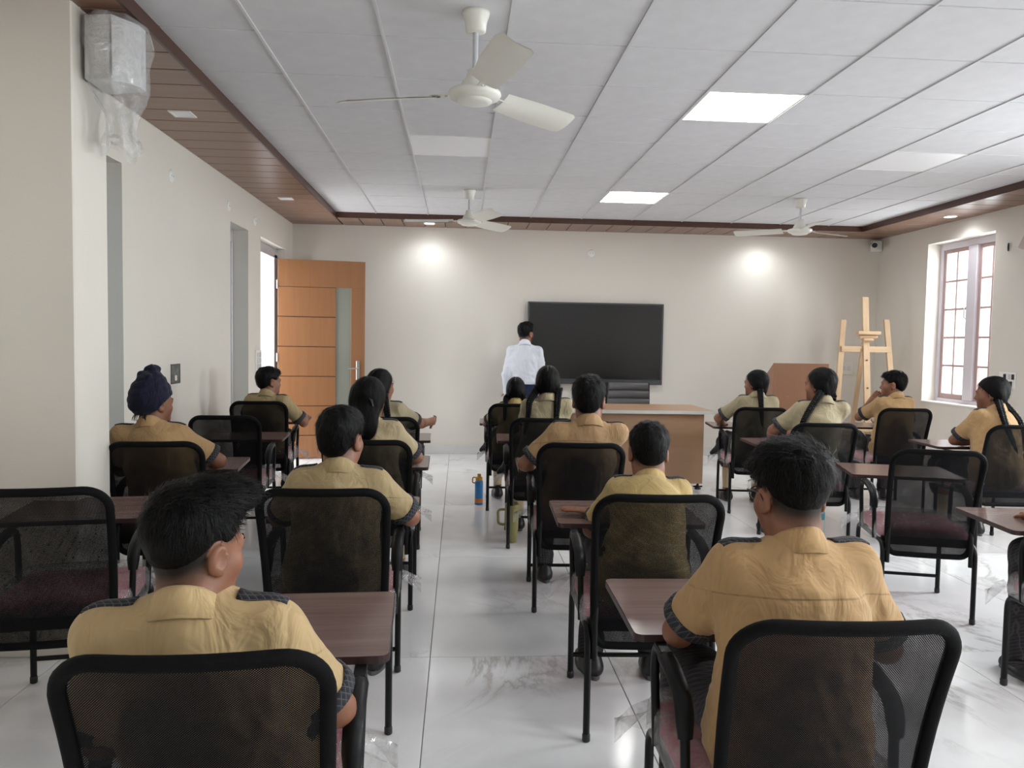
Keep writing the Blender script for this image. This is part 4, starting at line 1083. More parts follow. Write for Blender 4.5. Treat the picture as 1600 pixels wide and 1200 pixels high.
def boy_hair(style, vox=0.0045):
    """styles: quiff, crop, round, short, man"""
    if style in HAIRC: return HAIRC[style]
    fine = {'quiff': 0.004, 'crop': 0.004}.get(style, vox)
    f = Field((-0.13, -0.15, -0.13), (0.13, 0.17, 0.2), fine)
    f.ell((0, -0.013, 0.042), (0.0785, 0.0985, 0.0905), k=0.0)
    if style == 'quiff':
        f.ell((0, -0.012, 0.066), (0.081, 0.098, 0.078), k=0.02); f.ell((0.01, 0.035, 0.112), (0.066, 0.070, 0.040), k=0.03); f.ell((0.015, 0.085, 0.112), (0.05, 0.03, 0.032), k=0.03)
    elif style == 'crop':
        f.ell((0, -0.016, 0.064), (0.086, 0.102, 0.080), k=0.02); f.ell((0, 0.010, 0.100), (0.072, 0.085, 0.048), k=0.03); f.ell((-0.01, 0.085, 0.075), (0.06, 0.03, 0.03), k=0.03)
    elif style == 'round':
        f.ell((0, -0.014, 0.058), (0.087, 0.106, 0.088), k=0.02); f.ell((0, 0.06, 0.09), (0.06, 0.045, 0.04), k=0.03); f.ell((0, -0.07, -0.01), (0.060, 0.036, 0.05), k=0.03)
    elif style == 'short':
        f.ell((0, -0.014, 0.056), (0.083, 0.103, 0.086), k=0.02); f.ell((0, 0.065, 0.082), (0.058, 0.035, 0.035), k=0.03); f.ell((0, -0.065, -0.005), (0.062, 0.036, 0.05), k=0.03)
    elif style == 'man':
        f.ell((0, -0.010, 0.070), (0.080, 0.095, 0.078), k=0.02); f.ell((0.0, 0.05, 0.115), (0.062, 0.065, 0.035), k=0.03)
    X, Y, Z = f.ax[0][:, None, None], f.ax[1][None, :, None], f.ax[2][None, None, :]
    nape = {'quiff': 0.018, 'crop': 0.012, 'man': -0.005}.get(style, -0.030)
    # hair line: nape, round the ears, up the temples, across the brow
    zl = np.interp(Y.ravel(), [-0.12, -0.07, -0.03, 0.0, 0.03, 0.055, 0.075, 0.1], [nape-0.045, nape-0.035, nape+0.0, 0.022, 0.028, 0.052, 0.068, 0.075]).astype(np.float32)[None, :, None]
    f.F = np.maximum(f.F, zl-Z+0*X)
    for s in (-1, 1): f.ell((s*0.088, -0.004, -0.002), (0.030, 0.030, 0.040), k=0.01, op='s')
    V, Q = f.net(); V = smooth_mesh(V, Q, 1); N = normals(V, Q)
    for i in range(len(V)):
        p = V[i]; top = min(1, max(0, (p[2]-0.02)/0.08))
        a = noise.noise(Vector((p[0]*38, p[1]*38, p[2]*30)))*0.0045+noise.noise(Vector((p[0]*95, p[1]*95, p[2]*60)))*0.0022
        V[i] += N[i]*a*(0.35+0.9*top)
    cnt = {'quiff': 5200, 'crop': 5200, 'round': 2200, 'short': 2200, 'man': 700}[style]
    side = (0.35, 1.0, 0.1) if style == 'quiff' else ((-0.5, 0.9, 0) if style == 'crop' else None)
    mv, mf = flow_strands(V, Q, cnt, 0.026, 0.0009, (0.0, -0.045, 0.14), 0.10, 0.07, {'quiff': 0.05, 'crop': 0.035, 'man': 0.03}.get(style, -0.02), 3, None)
    if side is not None:
        m2, f2 = flow_strands(V, Q, 2200 if style == 'quiff' else 900, 0.044, 0.0010, (0.0, -0.05, 0.15), 0.02, 0.13, 0.095, 5, side)
        o = len(mv); mv += m2; mf += [tuple(i+o for i in q) for q in f2]
    V, Q = join_strands(V, Q, mv, mf)
    m = to_mesh('hair', V, Q); m.materials.append(HAIR); HAIRC[style] = m; return m
def girl_hair(style):
    if style in HAIRC: return HAIRC[style]
    low = -0.42 if style == 'long' else -0.16
    f = Field((-0.14, -0.18, low), (0.14, 0.16, 0.18), 0.0055)
    f.ell((0, -0.016, 0.046), (0.084, 0.106, 0.092), k=0.0)
    f.ell((0, -0.055, -0.012), (0.070, 0.050, 0.062), k=0.03)
    for s in (-1, 1): f.ell((s*0.058, -0.030, 0.0), (0.030, 0.052, 0.055), k=0.025)
    if style == 'long':
        f.ell((0, -0.03, 0.04), (0.093, 0.108, 0.088), k=0.02)
        f.cap((0, -0.065, -0.02), (0.0, -0.100, -0.14), 0.092, 0.075, 0.03, q=0.55); f.cap((0.0, -0.100, -0.14), (0.015, -0.085, -0.27), 0.072, 0.035, 0.03, q=0.45)
    X, Y, Z = f.ax[0][:, None, None], f.ax[1][None, :, None], f.ax[2][None, None, :]
    ys = [-0.12, -0.06, -0.02, 0.005, 0.03, 0.055, 0.075, 0.1]
    zl = np.interp(Y.ravel(), ys, [-9 if style == 'long' else -0.085, -9 if style == 'long' else -0.075, -0.06, -0.005, 0.022, 0.045, 0.066, 0.08]).astype(np.float32)[None, :, None]
    f.F = np.maximum(f.F, zl-Z+0*X)
    # centre parting
    for a in np.linspace(-0.2, 2.4, 16):
        f.ell((0, -0.016+0.108*math.cos(a), 0.046+0.096*math.sin(a)), (0.0035, 0.014, 0.014), k=0.006, op='s')
    V, Q = f.net(); V = smooth_mesh(V, Q, 1); N = normals(V, Q)
    for i in range(len(V)):
        p = V[i]; V[i] += N[i]*(noise.noise(Vector((p[0]*70, p[1]*20, p[2]*20)))*0.0028)
    mv, mf = flow_strands(V, Q, 1800 if style == 'long' else 1000, 0.05, 0.0008, (0.0, -0.02, 0.16), 0.35, 0.05, low, 9, None)
    V, Q = join_strands(V, Q, mv, mf)
    m = to_mesh('hair', V, Q); m.materials.append(HAIR); HAIRC[style] = m; return m
def turban_mesh():
    f = Field((-0.16, -0.17, -0.12), (0.16, 0.16, 0.27), 0.0045)
    f.ell((0, -0.015, 0.055), (0.093, 0.114, 0.110), k=0.0); f.ell((0, -0.030, 0.012), (0.090, 0.104, 0.080), k=0.03)
    f.ell((0, -0.01, 0.140), (0.058, 0.064, 0.050), k=0.03); f.ell((-0.006, 0.0, 0.190), (0.040, 0.042, 0.027), k=0.006)
    f.cap((-0.03, -0.05, 0.165), (0.045, -0.055, 0.155), 0.016, 0.014, 0.012)
    X, Y, Z = f.ax[0][:, None, None], f.ax[1][None, :, None], f.ax[2][None, None, :]
    zl = np.interp(Y.ravel(), [-0.14, -0.06, -0.02, 0.02, 0.06, 0.12], [-0.055, -0.052, -0.005, 0.026, 0.048, 0.06]).astype(np.float32)[None, :, None]
    f.F = np.maximum(f.F, zl-Z+0*X)
    V, Q = f.net(); N = normals(V, Q)
    for i in range(len(V)):
        p = V[i]; a = math.atan2(p[0], -p[1]); h = p[2]
        if h < 0.15:
            ph = h*150-abs(a)*4.0*(1.0+0.3*math.sin(a)); V[i] += N[i]*(0.0035*abs(math.sin(ph*0.5))-0.002+0.0015*noise.noise(Vector(p*25)))
        else: V[i] += N[i]*(0.003*math.sin(a*3+h*60)+0.003*noise.noise(Vector(p*30)))
    V = smooth_mesh(V, Q, 1, 0.3)
    m = to_mesh('turban', V, Q); m.materials.append(NAVY); return m
def braid_mesh(path, r0=0.021, r1=0.012):
    """three-strand plait along a path of points"""
    P = [Vector(p) for p in path]; L = [0]
    for a, b in zip(P[:-1], P[1:]): L.append(L[-1]+(b-a).length)
    tot = L[-1]
    def at(s):
        for i in range(len(P)-1):
            if s <= L[i+1] or i == len(P)-2:
                t = (s-L[i])/(L[i+1]-L[i]+1e-9); p0 = P[max(i-1, 0)]; p1, p2 = P[i], P[i+1]; p3 = P[min(i+2, len(P)-1)]
                return 0.5*((2*p1)+(-p0+p2)*t+(2*p0-5*p1+4*p2-p3)*t*t+(-p0+3*p1-3*p2+p3)*t**3)
    mm = MB(); n = max(12, int(tot/0.004)); seg = 0.042
    for j in range(3):
        pts = []; rs = []
        for i in range(n+1):
            s = tot*i/n; c = at(s); d = (at(min(tot, s+0.005))-at(max(0, s-0.005))).normalized()
            sx = d.cross(Vector((0, -1, 0.001))); sx = sx.normalized() if sx.length > 1e-4 else Vector((1, 0, 0)); sy = sx.cross(d)
            r = r0+(r1-r0)*i/n; ph = 2*PI*s/seg+j*2*PI/3
            pts.append(c+sx*(r*0.88*math.sin(ph))+sy*(r*0.50*math.sin(2*ph))); rs.append(r*(0.50+0.12*abs(math.cos(ph))))
        mm.tube(pts, rs, 7)
    e = at(tot); d = (at(tot)-at(tot-0.01)).normalized()
    mm.tube([e, e+d*0.03, e+d*0.06], [r1*0.8, r1*1.1, 0.002], 8)
    return mm, e, d
def eye_mesh(s): return MB().lathe([(0.0005, -0.0118), (0.006, -0.0100), (0.0105, -0.005), (0.0118, 0.0), (0.0105, 0.005), (0.0052, 0.0105)], (s*0.032, 0.0826, 0.005), 14, 'y', caps=False).mesh('eye')
def iris_mesh(s): return MB().lathe([(0.0054, 0.0102), (0.003, 0.0118), (0.0003, 0.0122)], (s*0.032, 0.0826, 0.005), 12, 'y', caps=False).mesh('iris')
def brow_mesh(s): return MB().tube([(s*0.014, 0.0985, 0.021), (s*0.03, 0.098, 0.027), (s*0.048, 0.087, 0.023)], [0.0025, 0.0035, 0.0012], 6).mesh('eyebrow')
FACE = []
for s_ in (-1, 1):
    for nm, fn_, mt in (('eye', eye_mesh, EYEW), ('iris', iris_mesh, EYED), ('eyebrow', brow_mesh, HAIR)):
        m_ = fn_(s_); m_.materials.append(mt); FACE.append((nm, m_))
def collar_mesh():
    mm = MB(); n = 30; gap = 0.32
    prof = [(0.060, -0.040), (0.057, 0.026), (0.061, 0.032), (0.067, 0.026), (0.088, -0.024), (0.085, -0.028), (0.065, 0.012), (0.064, -0.040)]
    vs = []
    for k in range(n+1):
        a = PI/2+gap+(2*PI-2*gap)*k/n      # starts and ends at the throat (+y)
        c, s = math.cos(a), math.sin(a); fr = max(0, s)
        for r, z in prof: vs.append((r*c*1.0, r*s*1.04+0.006, z-0.040*(s+0.55)-0.012*fr*(1 if r > 0.07 else 0)))
    m = len(prof)
    F = [(k*m+i, (k+1)*m+i, (k+1)*m+(i+1) % m, k*m+(i+1) % m) for k in range(n) for i in range(m)]
    mm.add(vs, F, True); mm.add(vs[:m], [tuple(range(m))]); mm.add(vs[-m:], [tuple(range(m))[::-1]]); return mm.mesh('collar')
COLLAR = collar_mesh()
def cuff_mb(a, b, r, w=0.032):
    a, b = Vector(a), Vector(b); d = (b-a).normalized()
    return MB().tube([b-d*w, b-d*(w-0.002), b-d*0.002, b+d*0.001, b-d*0.004], [r-0.003, r+0.0035, r+0.0045, r+0.0005, r-0.010], 22, caps=False)
def shoe_mesh():
    f = Field((-0.07, -0.11, -0.02), (0.07, 0.2, 0.13), 0.006)
    f.cap((0, -0.045, 0.04), (0, 0.02, 0.042), 0.040, 0.042, 0.0, q=1.0); f.cap((0, 0.02, 0.035), (0, 0.135, 0.026), 0.044, 0.034, 0.03); f.cap((0, -0.035, 0.05), (0, -0.03, 0.085), 0.036, 0.036, 0.03)
    f.cut((0, 0, 0.012), (0, 0, -1)); V, Q = f.net(); return to_mesh('shoe', smooth_mesh(V, Q, 1), Q)
def sole_mesh():
    mm = MB(); P = []
    for k in range(28):
        a = 2*PI*k/28; c, s = math.cos(a), math.sin(a); P.append((c*(0.044 if s > 0 else 0.039), 0.045+s*(0.128 if s > 0 else 0.132)))
    mm.prism(P, 0.0, 0.018); return mm.mesh('sole')
SHOEM, SOLEM = shoe_mesh(), sole_mesh(); SHOEM.materials.append(SHOE); SOLEM.materials.append(SOLE)
def trousers_mesh(hip, knees, ankles, standing=False, fat=1.0):
    pts = [hip]+knees+ankles; lo = np.min(pts, axis=0)-0.16; hi = np.max(pts, axis=0)+0.16
    f = Field(lo, hi, 0.011)
    for s, kn, an in zip((-1, 1), knees, ankles):
        h = (hip[0]+s*0.085, hip[1], hip[2]-0.01)
        f.cap(h, kn, 0.092*fat, 0.066*fat, 0.03); f.cap(kn, (an[0], an[1], an[2]+0.03), 0.064*fat, 0.052, 0.02); f.cap((an[0], an[1], an[2]+0.03), an, 0.052, 0.056, 0.02)
    f.cap((hip[0]-0.07, hip[1], hip[2]+0.02), (hip[0]+0.07, hip[1], hip[2]+0.02), 0.105*fat, None, 0.04)
    if standing: f.cap((0, hip[1], hip[2]+0.02), (0, hip[1], hip[2]+0.12), 0.13, 0.135, 0.05, q=0.75)
    V, Q = f.net(); N = normals(V, Q)
    for i in range(len(V)):
        p = V[i]; V[i] += N[i]*0.006*noise.noise(Vector((p[0]*14, p[1]*14, p[2]*22)))
    return to_mesh('trousers', V, Q)
def skirt_mesh():
    f = Field((-0.36, -0.30, 0.26), (0.36, 0.52, 0.70), 0.010)
    f.cap((0, -0.05, 0.54), (0, 0.05, 0.54), 0.15, 0.165, 0.0, q=0.62, qaxis=2)
    for s in (-1, 1):
        f.cap((s*0.09, -0.02, 0.54), (s*0.115, 0.36, 0.535), 0.105, 0.10, 0.04); f.cap((s*0.115, 0.385, 0.53), (s*0.12, 0.40, 0.36), 0.092, 0.078, 0.04)
    f.cap((-0.10, 0.37, 0.49), (0.10, 0.37, 0.49), 0.09, None, 0.05); f.cap((0, 0.1, 0.555), (0, 0.34, 0.545), 0.085, 0.075, 0.04)
    f.cap((-0.20, 0.22, 0.53), (-0.275, 0.27, 0.44), 0.045, 0.03, 0.04, q=1.0)
    V, Q = f.net(); N = normals(V, Q)
    for i in range(len(V)):
        p = V[i]; V[i] += N[i]*(0.006*math.sin(p[0]*75+noise.noise(Vector((p[0]*9, p[1]*9, p[2]*9)))*2)+0.004*noise.noise(Vector((p[0]*14, p[1]*14, p[2]*20))))
    return to_mesh('skirt', V, Q)
HIP = (0.0, -0.09, 0.565)
KN = [(-0.115, 0.335, 0.55), (0.115, 0.335, 0.55)]; AN = [(-0.13, 0.315, 0.11), (0.13, 0.315, 0.11)]
TROUM = trousers_mesh(HIP, KN, AN); TROUM.materials.append(TROU)
SKIRTM = skirt_mesh(); SKIRTM.materials.append(SKIRT)
SOCKM = MB().lathe([(0.038, 0.065), (0.037, 0.12), (0.044, 0.22), (0.047, 0.30), (0.046, 0.305)], n=18).mesh('sock'); SOCKM.materials.append(SOCK)
def ik(S, W, l1, l2, pole):
    S, W = Vector(S), Vector(W); d = W-S; D = min(d.length, (l1+l2)*0.999); dn = d.normalized()
    a = (l1*l1-l2*l2+D*D)/(2*D); h = math.sqrt(max(l1*l1-a*a, 1e-6)); p = Vector(pole); p = p-dn*p.dot(dn); p.normalize()
    return S+dn*a+p*h, S+dn*D
def hand_prims(f, W, fwd, nrm, side, hs, curl=0.5, grip=False):
    """palm, four unequal fingers bent at the knuckles, thumb from the side of the palm; nrm points out of the palm"""
    W, d, n = Vector(W), Vector(fwd).normalized(), Vector(nrm); n = (n-d*n.dot(d)).normalized(); x = d.cross(n)*side
    # x points to the thumb side
    R = np.array([[x[i], d[i], n[i]] for i in range(3)])
    f.ell(W+d*0.047*hs, (0.038*hs, 0.052*hs, 0.0145*hs), R, 0.015)
    f.cap(W-d*0.02*hs, W+d*0.02*hs, 0.024*hs, 0.026*hs, 0.02)
    for off, ln in ((0.0285, 0.068), (0.0095, 0.076), (-0.0095, 0.071), (-0.0280, 0.056)):
        p = W+d*0.086*hs+x*off*hs; dd = (d+x*off*1.5).normalized()
        for seg, c in ((0.45, 0.35), (0.32, 0.75), (0.23, 1.05)):
            a = curl*c*1.5; v = (dd*math.cos(a)+n*math.sin(a)).normalized(); q = p+v*ln*seg*hs
            f.cap(p, q, 0.0082*hs, 0.0074*hs, 0.004); p = q
    p = W+d*0.026*hs+x*0.030*hs
    v = (d*0.62+x*0.72+n*0.25).normalized(); q = p+v*0.036*hs; f.cap(p, q, 0.0115*hs, 0.0095*hs, 0.010)
    v = (d*0.85+x*0.35+n*(0.3+curl*0.4)).normalized(); f.cap(q, q+v*0.028*hs, 0.0092*hs, 0.0078*hs, 0.004)
HAIR_TOP = {'quiff': 0.156, 'crop': 0.152, 'round': 0.147, 'short': 0.143, 'man': 0.150, 'braids': 0.139, 'long': 0.140, 'turban': 0.217}
SHIRT = {'khaki': srgb(180, 146, 103), 'sand': srgb(184, 158, 116), 'olive': srgb(164, 144, 107), 'yellow': srgb(180, 156, 105), 'pale': srgb(172, 156, 124), 'grey': srgb(160, 148, 120), 'white': srgb(220, 224, 234), 'tan': srgb(170, 138, 101)}
def rotz(a): return Matrix.Rotation(math.radians(a), 4, 'Z')
def person(key, chair, top, style, label, yaw=0, pitch=0, roll=0, hs=0.95, sw=0.185, col='khaki', armL=None, armR=None, poleL=(-1, -0.5, -0.5), poleR=(1, -0.5, -0.5),
           near=False, twist=0, back=0.0, braids=None, armlen=(0.255, 0.225), extra=None, stubble=0.0, long_sleeve=False, stand=None, handn=(0, 0, -1), curl=0.35, nlen=0.125, foot_dx=0.0):
    girl = style in ('braids', 'long')
    if stand is None:
        cx, cy, cr, _ = CH[chair]; base = Vector((cx, cy, 0)); cr = math.radians(cr)
    else: base = Vector((stand[0], stand[1], 0)); cr = math.radians(stand[2])
    root = thing('person', label, 'person', base, cr)
    inv = Matrix.Rotation(-cr, 4, 'Z')
    topl = inv @ (Vector(top)-base)
    Hc = topl-Vector((0, 0, HAIR_TOP[style]*hs))
    T = Matrix.Translation(Hc) @ rotz(-yaw+(-math.degrees(cr))) @ Matrix.Rotation(math.radians(-pitch), 4, 'X') @ Matrix.Rotation(math.radians(roll), 4, 'Y')
    hip = Vector((0, 0.0, 0.87)) if stand else Vector(HIP)
    bk = rotz(-yaw*0.35) @ Vector((0, -0.030*hs, 0))
    N = Hc+bk+Vector((0, 0, -nlen*hs))
    tw = rotz(-twist)
    S = [N+tw @ Vector((s*(sw-0.050), 0.004, -0.036 if not stand else -0.062)) for s in (-1, 1)]
    mid = hip.lerp(N, 0.5)+Vector((0, -0.018-back, 0))
    chest = hip.lerp(N, 0.70)+Vector((0, -0.006-back*0.6, 0))
    armL = Vector(armL or (-0.11, 0.30, 0.717)); armR = Vector(armR or (0.11, 0.30, 0.717))
    E, W = [], []
    for s_, tgt, pole in ((0, armL, poleL), (1, armR, poleR)):
        e, w = ik(S[s_], tgt, armlen[0], armlen[1], pole); E.append(e); W.append(w)
    # ---- body, one continuous skin surface
    knees = [Vector(k) for k in KN] if not stand else [Vector((-0.10, 0.03, 0.50)), Vector((0.10, 0.02, 0.50))]
    ank = [Vector(k)+Vector((foot_dx, 0, 0)) for k in AN] if not stand else [Vector((-0.11, 0.0, 0.10)), Vector((0.12, -0.02, 0.10))]
    pts = np.array([tuple(p) for p in [Hc+Vector((0, 0, 0.14)), hip, *S, *E, *W, *knees, *ank]])
    lo = pts.min(0)-0.17; hi = pts.max(0)+0.17; lo[2] = max(lo[2], 0.0)
    hands = []
    for s_ in (0, 1): hands.append((tuple(W[s_]+(W[s_]-E[s_]).normalized()*0.07), 0.095))
    fine, coarse = (0.0042, 0.012) if near else (0.0062, 0.014)
    f = Field(lo, hi, coarse, [(tuple(Hc+Vector((0, 0, -0.01))), 0.135*hs)]+hands, fine)
    f.cap(hip, chest, 0.10, 0.11, 0.0, q=0.72); f.cap(chest, N, 0.09, 0.055, 0.05)
    head_prims(f, T, hs, girl)
    f.cap(T @ Vector((0, -0.022*hs, -0.035*hs)), N, 0.052*hs, 0.060*hs, 0.025); f.cap(N, N+Vector((0, 0, -0.05)), 0.06*hs, 0.07, 0.02)
    for s_, sg in ((0, -1), (1, 1)):
        f.cap(N+Vector((0, 0, -0.045)), S[s_], 0.035, 0.038, 0.03)
        f.cap(S[s_], E[s_], 0.043, 0.037, 0.02); m_ = E[s_].lerp(W[s_], 0.3); f.cap(E[s_], m_, 0.037, 0.0375, 0.012); f.cap(m_, W[s_], 0.0375, 0.0245, 0.012)
        d = (W[s_]-E[s_]).normalized()
        if handn == (0, 0, -1): d = Vector((d.x, d.y, d.z*0.25)).normalized()
        hand_prims(f, W[s_], d, handn, 1 if sg < 0 else -1, 0.92, curl)
        f.cap(hip+Vector((sg*0.085, 0, 0)), knees[s_], 0.07, 0.052, 0.02); f.cap(knees[s_], ank[s_], 0.050, 0.034, 0.02)
        f.cap(ank[s_], ank[s_]+Vector((0, 0.06, -0.06)), 0.032, 0.026, 0.02)
    V, Q = f.net(); V = smooth_mesh(V, Q, 1, 0.35)
    me = to_mesh('body', V, Q); me.materials.append(SKIN)
    st = me.attributes.new('stubble', 'FLOAT', 'POINT'); lp = me.attributes.new('lip', 'FLOAT', 'POINT')
    Ti = np.array(T.inverted()); L = (V @ Ti[:3, :3].T+Ti[:3, 3])/hs
    # closely clipped hair: nape and temples, and under the cap of hair
    r = np.sqrt((L[:, 0]/0.075)**2+((L[:, 1]+0.012)/0.095)**2+((L[:, 2]-0.03)/0.09)**2)
    hl = np.interp(L[:, 1], [-0.12, -0.07, -0.03, -0.012, 0.0, 0.03, 0.06, 0.09], [-0.078, -0.072, -0.05, -0.01, 0.018, 0.022, 0.06, 0.085])
    ear = ((np.abs(L[:, 0])-0.079)/0.017)**2+((L[:, 1]+0.006)/0.028)**2+((L[:, 2]+0.006)/0.042)**2 < 1
    v = np.clip((L[:, 2]-hl)/0.045, 0, 1)**0.8*0.98*(r < 1.25)*(~ear)*(L[:, 1] < 0.085)
    if style == 'turban': v = v*0.7
    if stubble: 
        jaw = np.clip((0.0-L[:, 2])/0.03, 0, 1)*np.clip((L[:, 1]-0.0)/0.02, 0, 1)*(L[:, 2] > -0.13); v = np.maximum(v, jaw*stubble)
    st.data.foreach_set('value', v.astype(np.float32))
    lipm = ((np.abs(L[:, 0])/0.024)**2+((L[:, 2]+0.056)/0.011)**2 < 1) & (L[:, 1] > 0.07); lp.data.foreach_set('value', lipm.astype(np.float32))
    body = obj('body', me, None, root)
    # ---- shirt
    fr = 0.62 if not long_sleeve else 1.0
    tips = [S[i].lerp(E[i], 0.80) for i in (0, 1)]
    ptsS = np.array([tuple(p) for p in [N, hip, *S, *(tips if not long_sleeve else E+W)]])
    g = Field(ptsS.min(0)-0.2, ptsS.max(0)+0.16, 0.0075 if near else 0.0115)
    hp = hip+Vector((0, 0, -0.02))
    rc = sw*0.80; rw = sw*0.78
    g.cap(hp+Vector((0, -0.012, 0.015)), mid, max(rw*1.14, 0.186), rw*1.03, 0.0, q=0.76); g.cap(mid, chest, rw, rc, 0.04, q=0.70)
    g.cap(chest, N+Vector((0, 0.012, -0.075)), rc*0.98, rc*0.55, 0.05, q=0.70)
    for s_ in (0, 1):
        g.cap(N+Vector((0, 0.0, -0.030)), S[s_], 0.046, 0.052, 0.045)
        if not long_sleeve:
            g.cap(S[s_], tips[s_], 0.054, 0.058, 0.035); 
        else:
            g.cap(S[s_], E[s_], 0.054, 0.048, 0.035); g.cap(E[s_], W[s_], 0.047, 0.036, 0.02)
    g.cap(N+Vector((0, -0.004, -0.05)), N+Vector((0, -0.004, -0.006)), 0.072, 0.068*hs, 0.025)
    if not long_sleeve:
        for s_ in (0, 1): g.cut_cap(S[s_], tips[s_], 0.085)
    if stand: g.trim_low(hip.z+0.062, 0.155)
    V, Q = g.net(); V = smooth_mesh(V, Q, 1, 0.4); Nn = normals(V, Q)
    sd = sum(ord(c) for c in label) % 97
    for i in range(len(V)):
        p = V[i]; q = Vector((p[0]*9+sd, p[1]*9, p[2]*6))
        w1 = noise.noise(q); w2 = noise.noise(Vector((p[0]*26+p[2]*16+sd, p[1]*20, p[2]*13-p[0]*9)))
        w3 = noise.noise(Vector((p[0]*16+sd*2, p[1]*30, p[2]*44+p[0]*12)))
        low = min(1, max(0, (N.z-0.06-p[2])/0.12))
        V[i] += Nn[i]*(0.006*w1+low*(0.006*(1-2*abs(w2))*0.8+0.0035*w3))
    V = smooth_mesh(V, Q, 1, 0.25)
    sm = to_mesh('shirt', V, Q); sm.materials.append(cloth('shirt_%s_%s' % (col, key) if near else 'shirt_'+col, SHIRT[col], (N.z-0.070) if near else None))
    obj('shirt', sm, None, root)
    bvh = BVHTree.FromPolygons([tuple(v) for v in V], [tuple(int(i) for i in q) for q in Q])
    smat = sm.materials[0]
    co = bpy.data.objects.new('collar', COLLAR.copy()); COL.objects.link(co); co.parent = root; co.data.materials.clear(); co.data.materials.append(cloth('collar_'+col, tuple(min(1, c*1.06) for c in SHIRT[col])))
    nd = (T @ Vector((0, -0.02*hs, -0.035*hs))-N).normalized()
    co.matrix_local = Matrix.Translation(N+Vector((0, 0.0, 0.012))) @ nd.lerp(Vector((0, 0, 1)), 0.6).to_track_quat('Z', 'Y').to_matrix().to_4x4() @ Matrix.Scale(hs*1.02, 4) 
    co.rotation_mode = 'QUATERNION'
    # upright frame: keep the opening of the collar at the front
    zax = nd.lerp(Vector((0, 0, 1)), 0.6).normalized(); xax = (tw @ Vector((1, 0, 0))); xax = (xax-zax*xax.dot(zax)).normalized(); yax = zax.cross(xax)
    mm = Matrix.Identity(4)
    for i in range(3): mm[i][0], mm[i][1], mm[i][2], mm[i][3] = xax[i]*hs, yax[i]*hs, zax[i]*hs, N[i]
    mm[2][3] += 0.022; co.matrix_local = mm
    for s_ in (0, 1):
        if not long_sleeve:
            obj('sleeve_cuff', cuff_mb(S[s_], tips[s_]+(tips[s_]-S[s_]).normalized()*0.005, 0.0615), PLAID, root)
            # shoulder strap lying on the shirt
            st_ = MB(); rows = []
            for k in range(9):
                c = (N+Vector((0, 0, -0.02))).lerp(S[s_]+(S[s_]-N)*0.22, 0.50+0.50*k/8); row = []
                for j in (-1, -0.4, 0.4, 1):
                    o_ = c+tw @ Vector((0, j*0.017, 0.2)); hit = bvh.ray_cast(o_, Vector((0, 0, -1)))[0]
                    z = hit.z if hit else c.z+0.05
                    row.append((o_.x, o_.y, z+0.0045))
                rows.append(row)
            vs = [p for r_ in rows for p in r_]+[(p[0], p[1], p[2]-0.008) for r_ in rows for p in r_]; n4 = 36
            F = []
            for k in range(8):
                for j in range(3):
                    a = k*4+j; F += [(a, a+1, a+5, a+4), (n4+a+4, n4+a+5, n4+a+1, n4+a)]
                F += [(k*4, k*4+4, n4+k*4+4, n4+k*4), (k*4+3, n4+k*4+3, n4+k*4+7, k*4+7)]
            F += [(0, n4, n4+1, 1), (1, n4+1, n4+2, 2), (2, n4+2, n4+3, 3), (35, n4+35, n4+34, 34), (34, n4+34, n4+33, 33), (33, n4+33, n4+32, 32)]
            obj('shoulder_strap', st_.add(vs, F, True), PLAID, root)
    # ---- lower clothes
    if stand:
        tm = trousers_mesh(tuple(hip), [tuple(k) for k in knees], [tuple(a) for a in ank], True); tm.materials.append(cloth('navy_jeans', srgb(30, 42, 74))); obj('trousers', tm, None, root)
        bel = MB(); bel.tube([(0.150*math.cos(a), 0.115*math.sin(a)+hip.y, 0) for a in [k*2*PI/28 for k in range(29)]], 0.004, 8, caps=False)
        bm = MB().lathe([(1.0, -0.016), (1.01, -0.015), (1.01, 0.015), (1.0, 0.016)], n=32, caps=False); bm.v = [(x*0.140, y*0.108, z) for x, y, z in bm.v]
        obj('belt', bm, plain('tan_leather', srgb(134, 88, 58), 0.45), root, (0, hip.y, hip.z+0.050))
    elif girl: obj('skirt', SKIRTM, None, root)
    else: obj('trousers', TROUM, None, root)
    for s_, sg in ((0, -1), (1, 1)):
        a = ank[s_]; sh = obj('shoe', SHOEM, None, root, (a.x, a.y, 0.0), (0, 0, -sg*0.16)); obj('sole', SOLEM, None, sh)
        if girl: obj('sock', SOCKM, None, root, (a.x, a.y, 0.0))
    # ---- head pieces
    def hp_(name, mesh, mat=None):
        o = obj(name, mesh, mat, root); mw = T @ Matrix.Scale(hs, 4); o.matrix_local = mw; return o
    last_eye = None
    for nm, m_ in FACE:
        if nm == 'iris': obj('iris', m_, None, last_eye)
        else:
            o_ = hp_(nm, m_); last_eye = o_ if nm == 'eye' else last_eye
    if style == 'turban':
        hp_('turban', turban_mesh())
        wm = MB()
        for k in range(26):
            x = random.uniform(-0.05, 0.05); y = -0.088+abs(x)*0.3; wm.tube([(x, y, -0.045), (x*1.1, y-0.01, -0.062), (x*1.2+random.uniform(-0.01, 0.01), y-0.012, -0.085)], [0.0012, 0.001, 0.0004], 4)
        hp_('nape_hair', wm, HAIR)
    elif girl:
        hp_('hair', girl_hair(style))
        pm = MB().tube([(0, -0.016+0.101*math.cos(a), 0.046+0.0885*math.sin(a)) for a in np.linspace(0.5, 3.3, 24)], 0.0035, 6)
        hp_('hair_parting', pm, SCALP)
    else: hp_('hair', boy_hair(style))
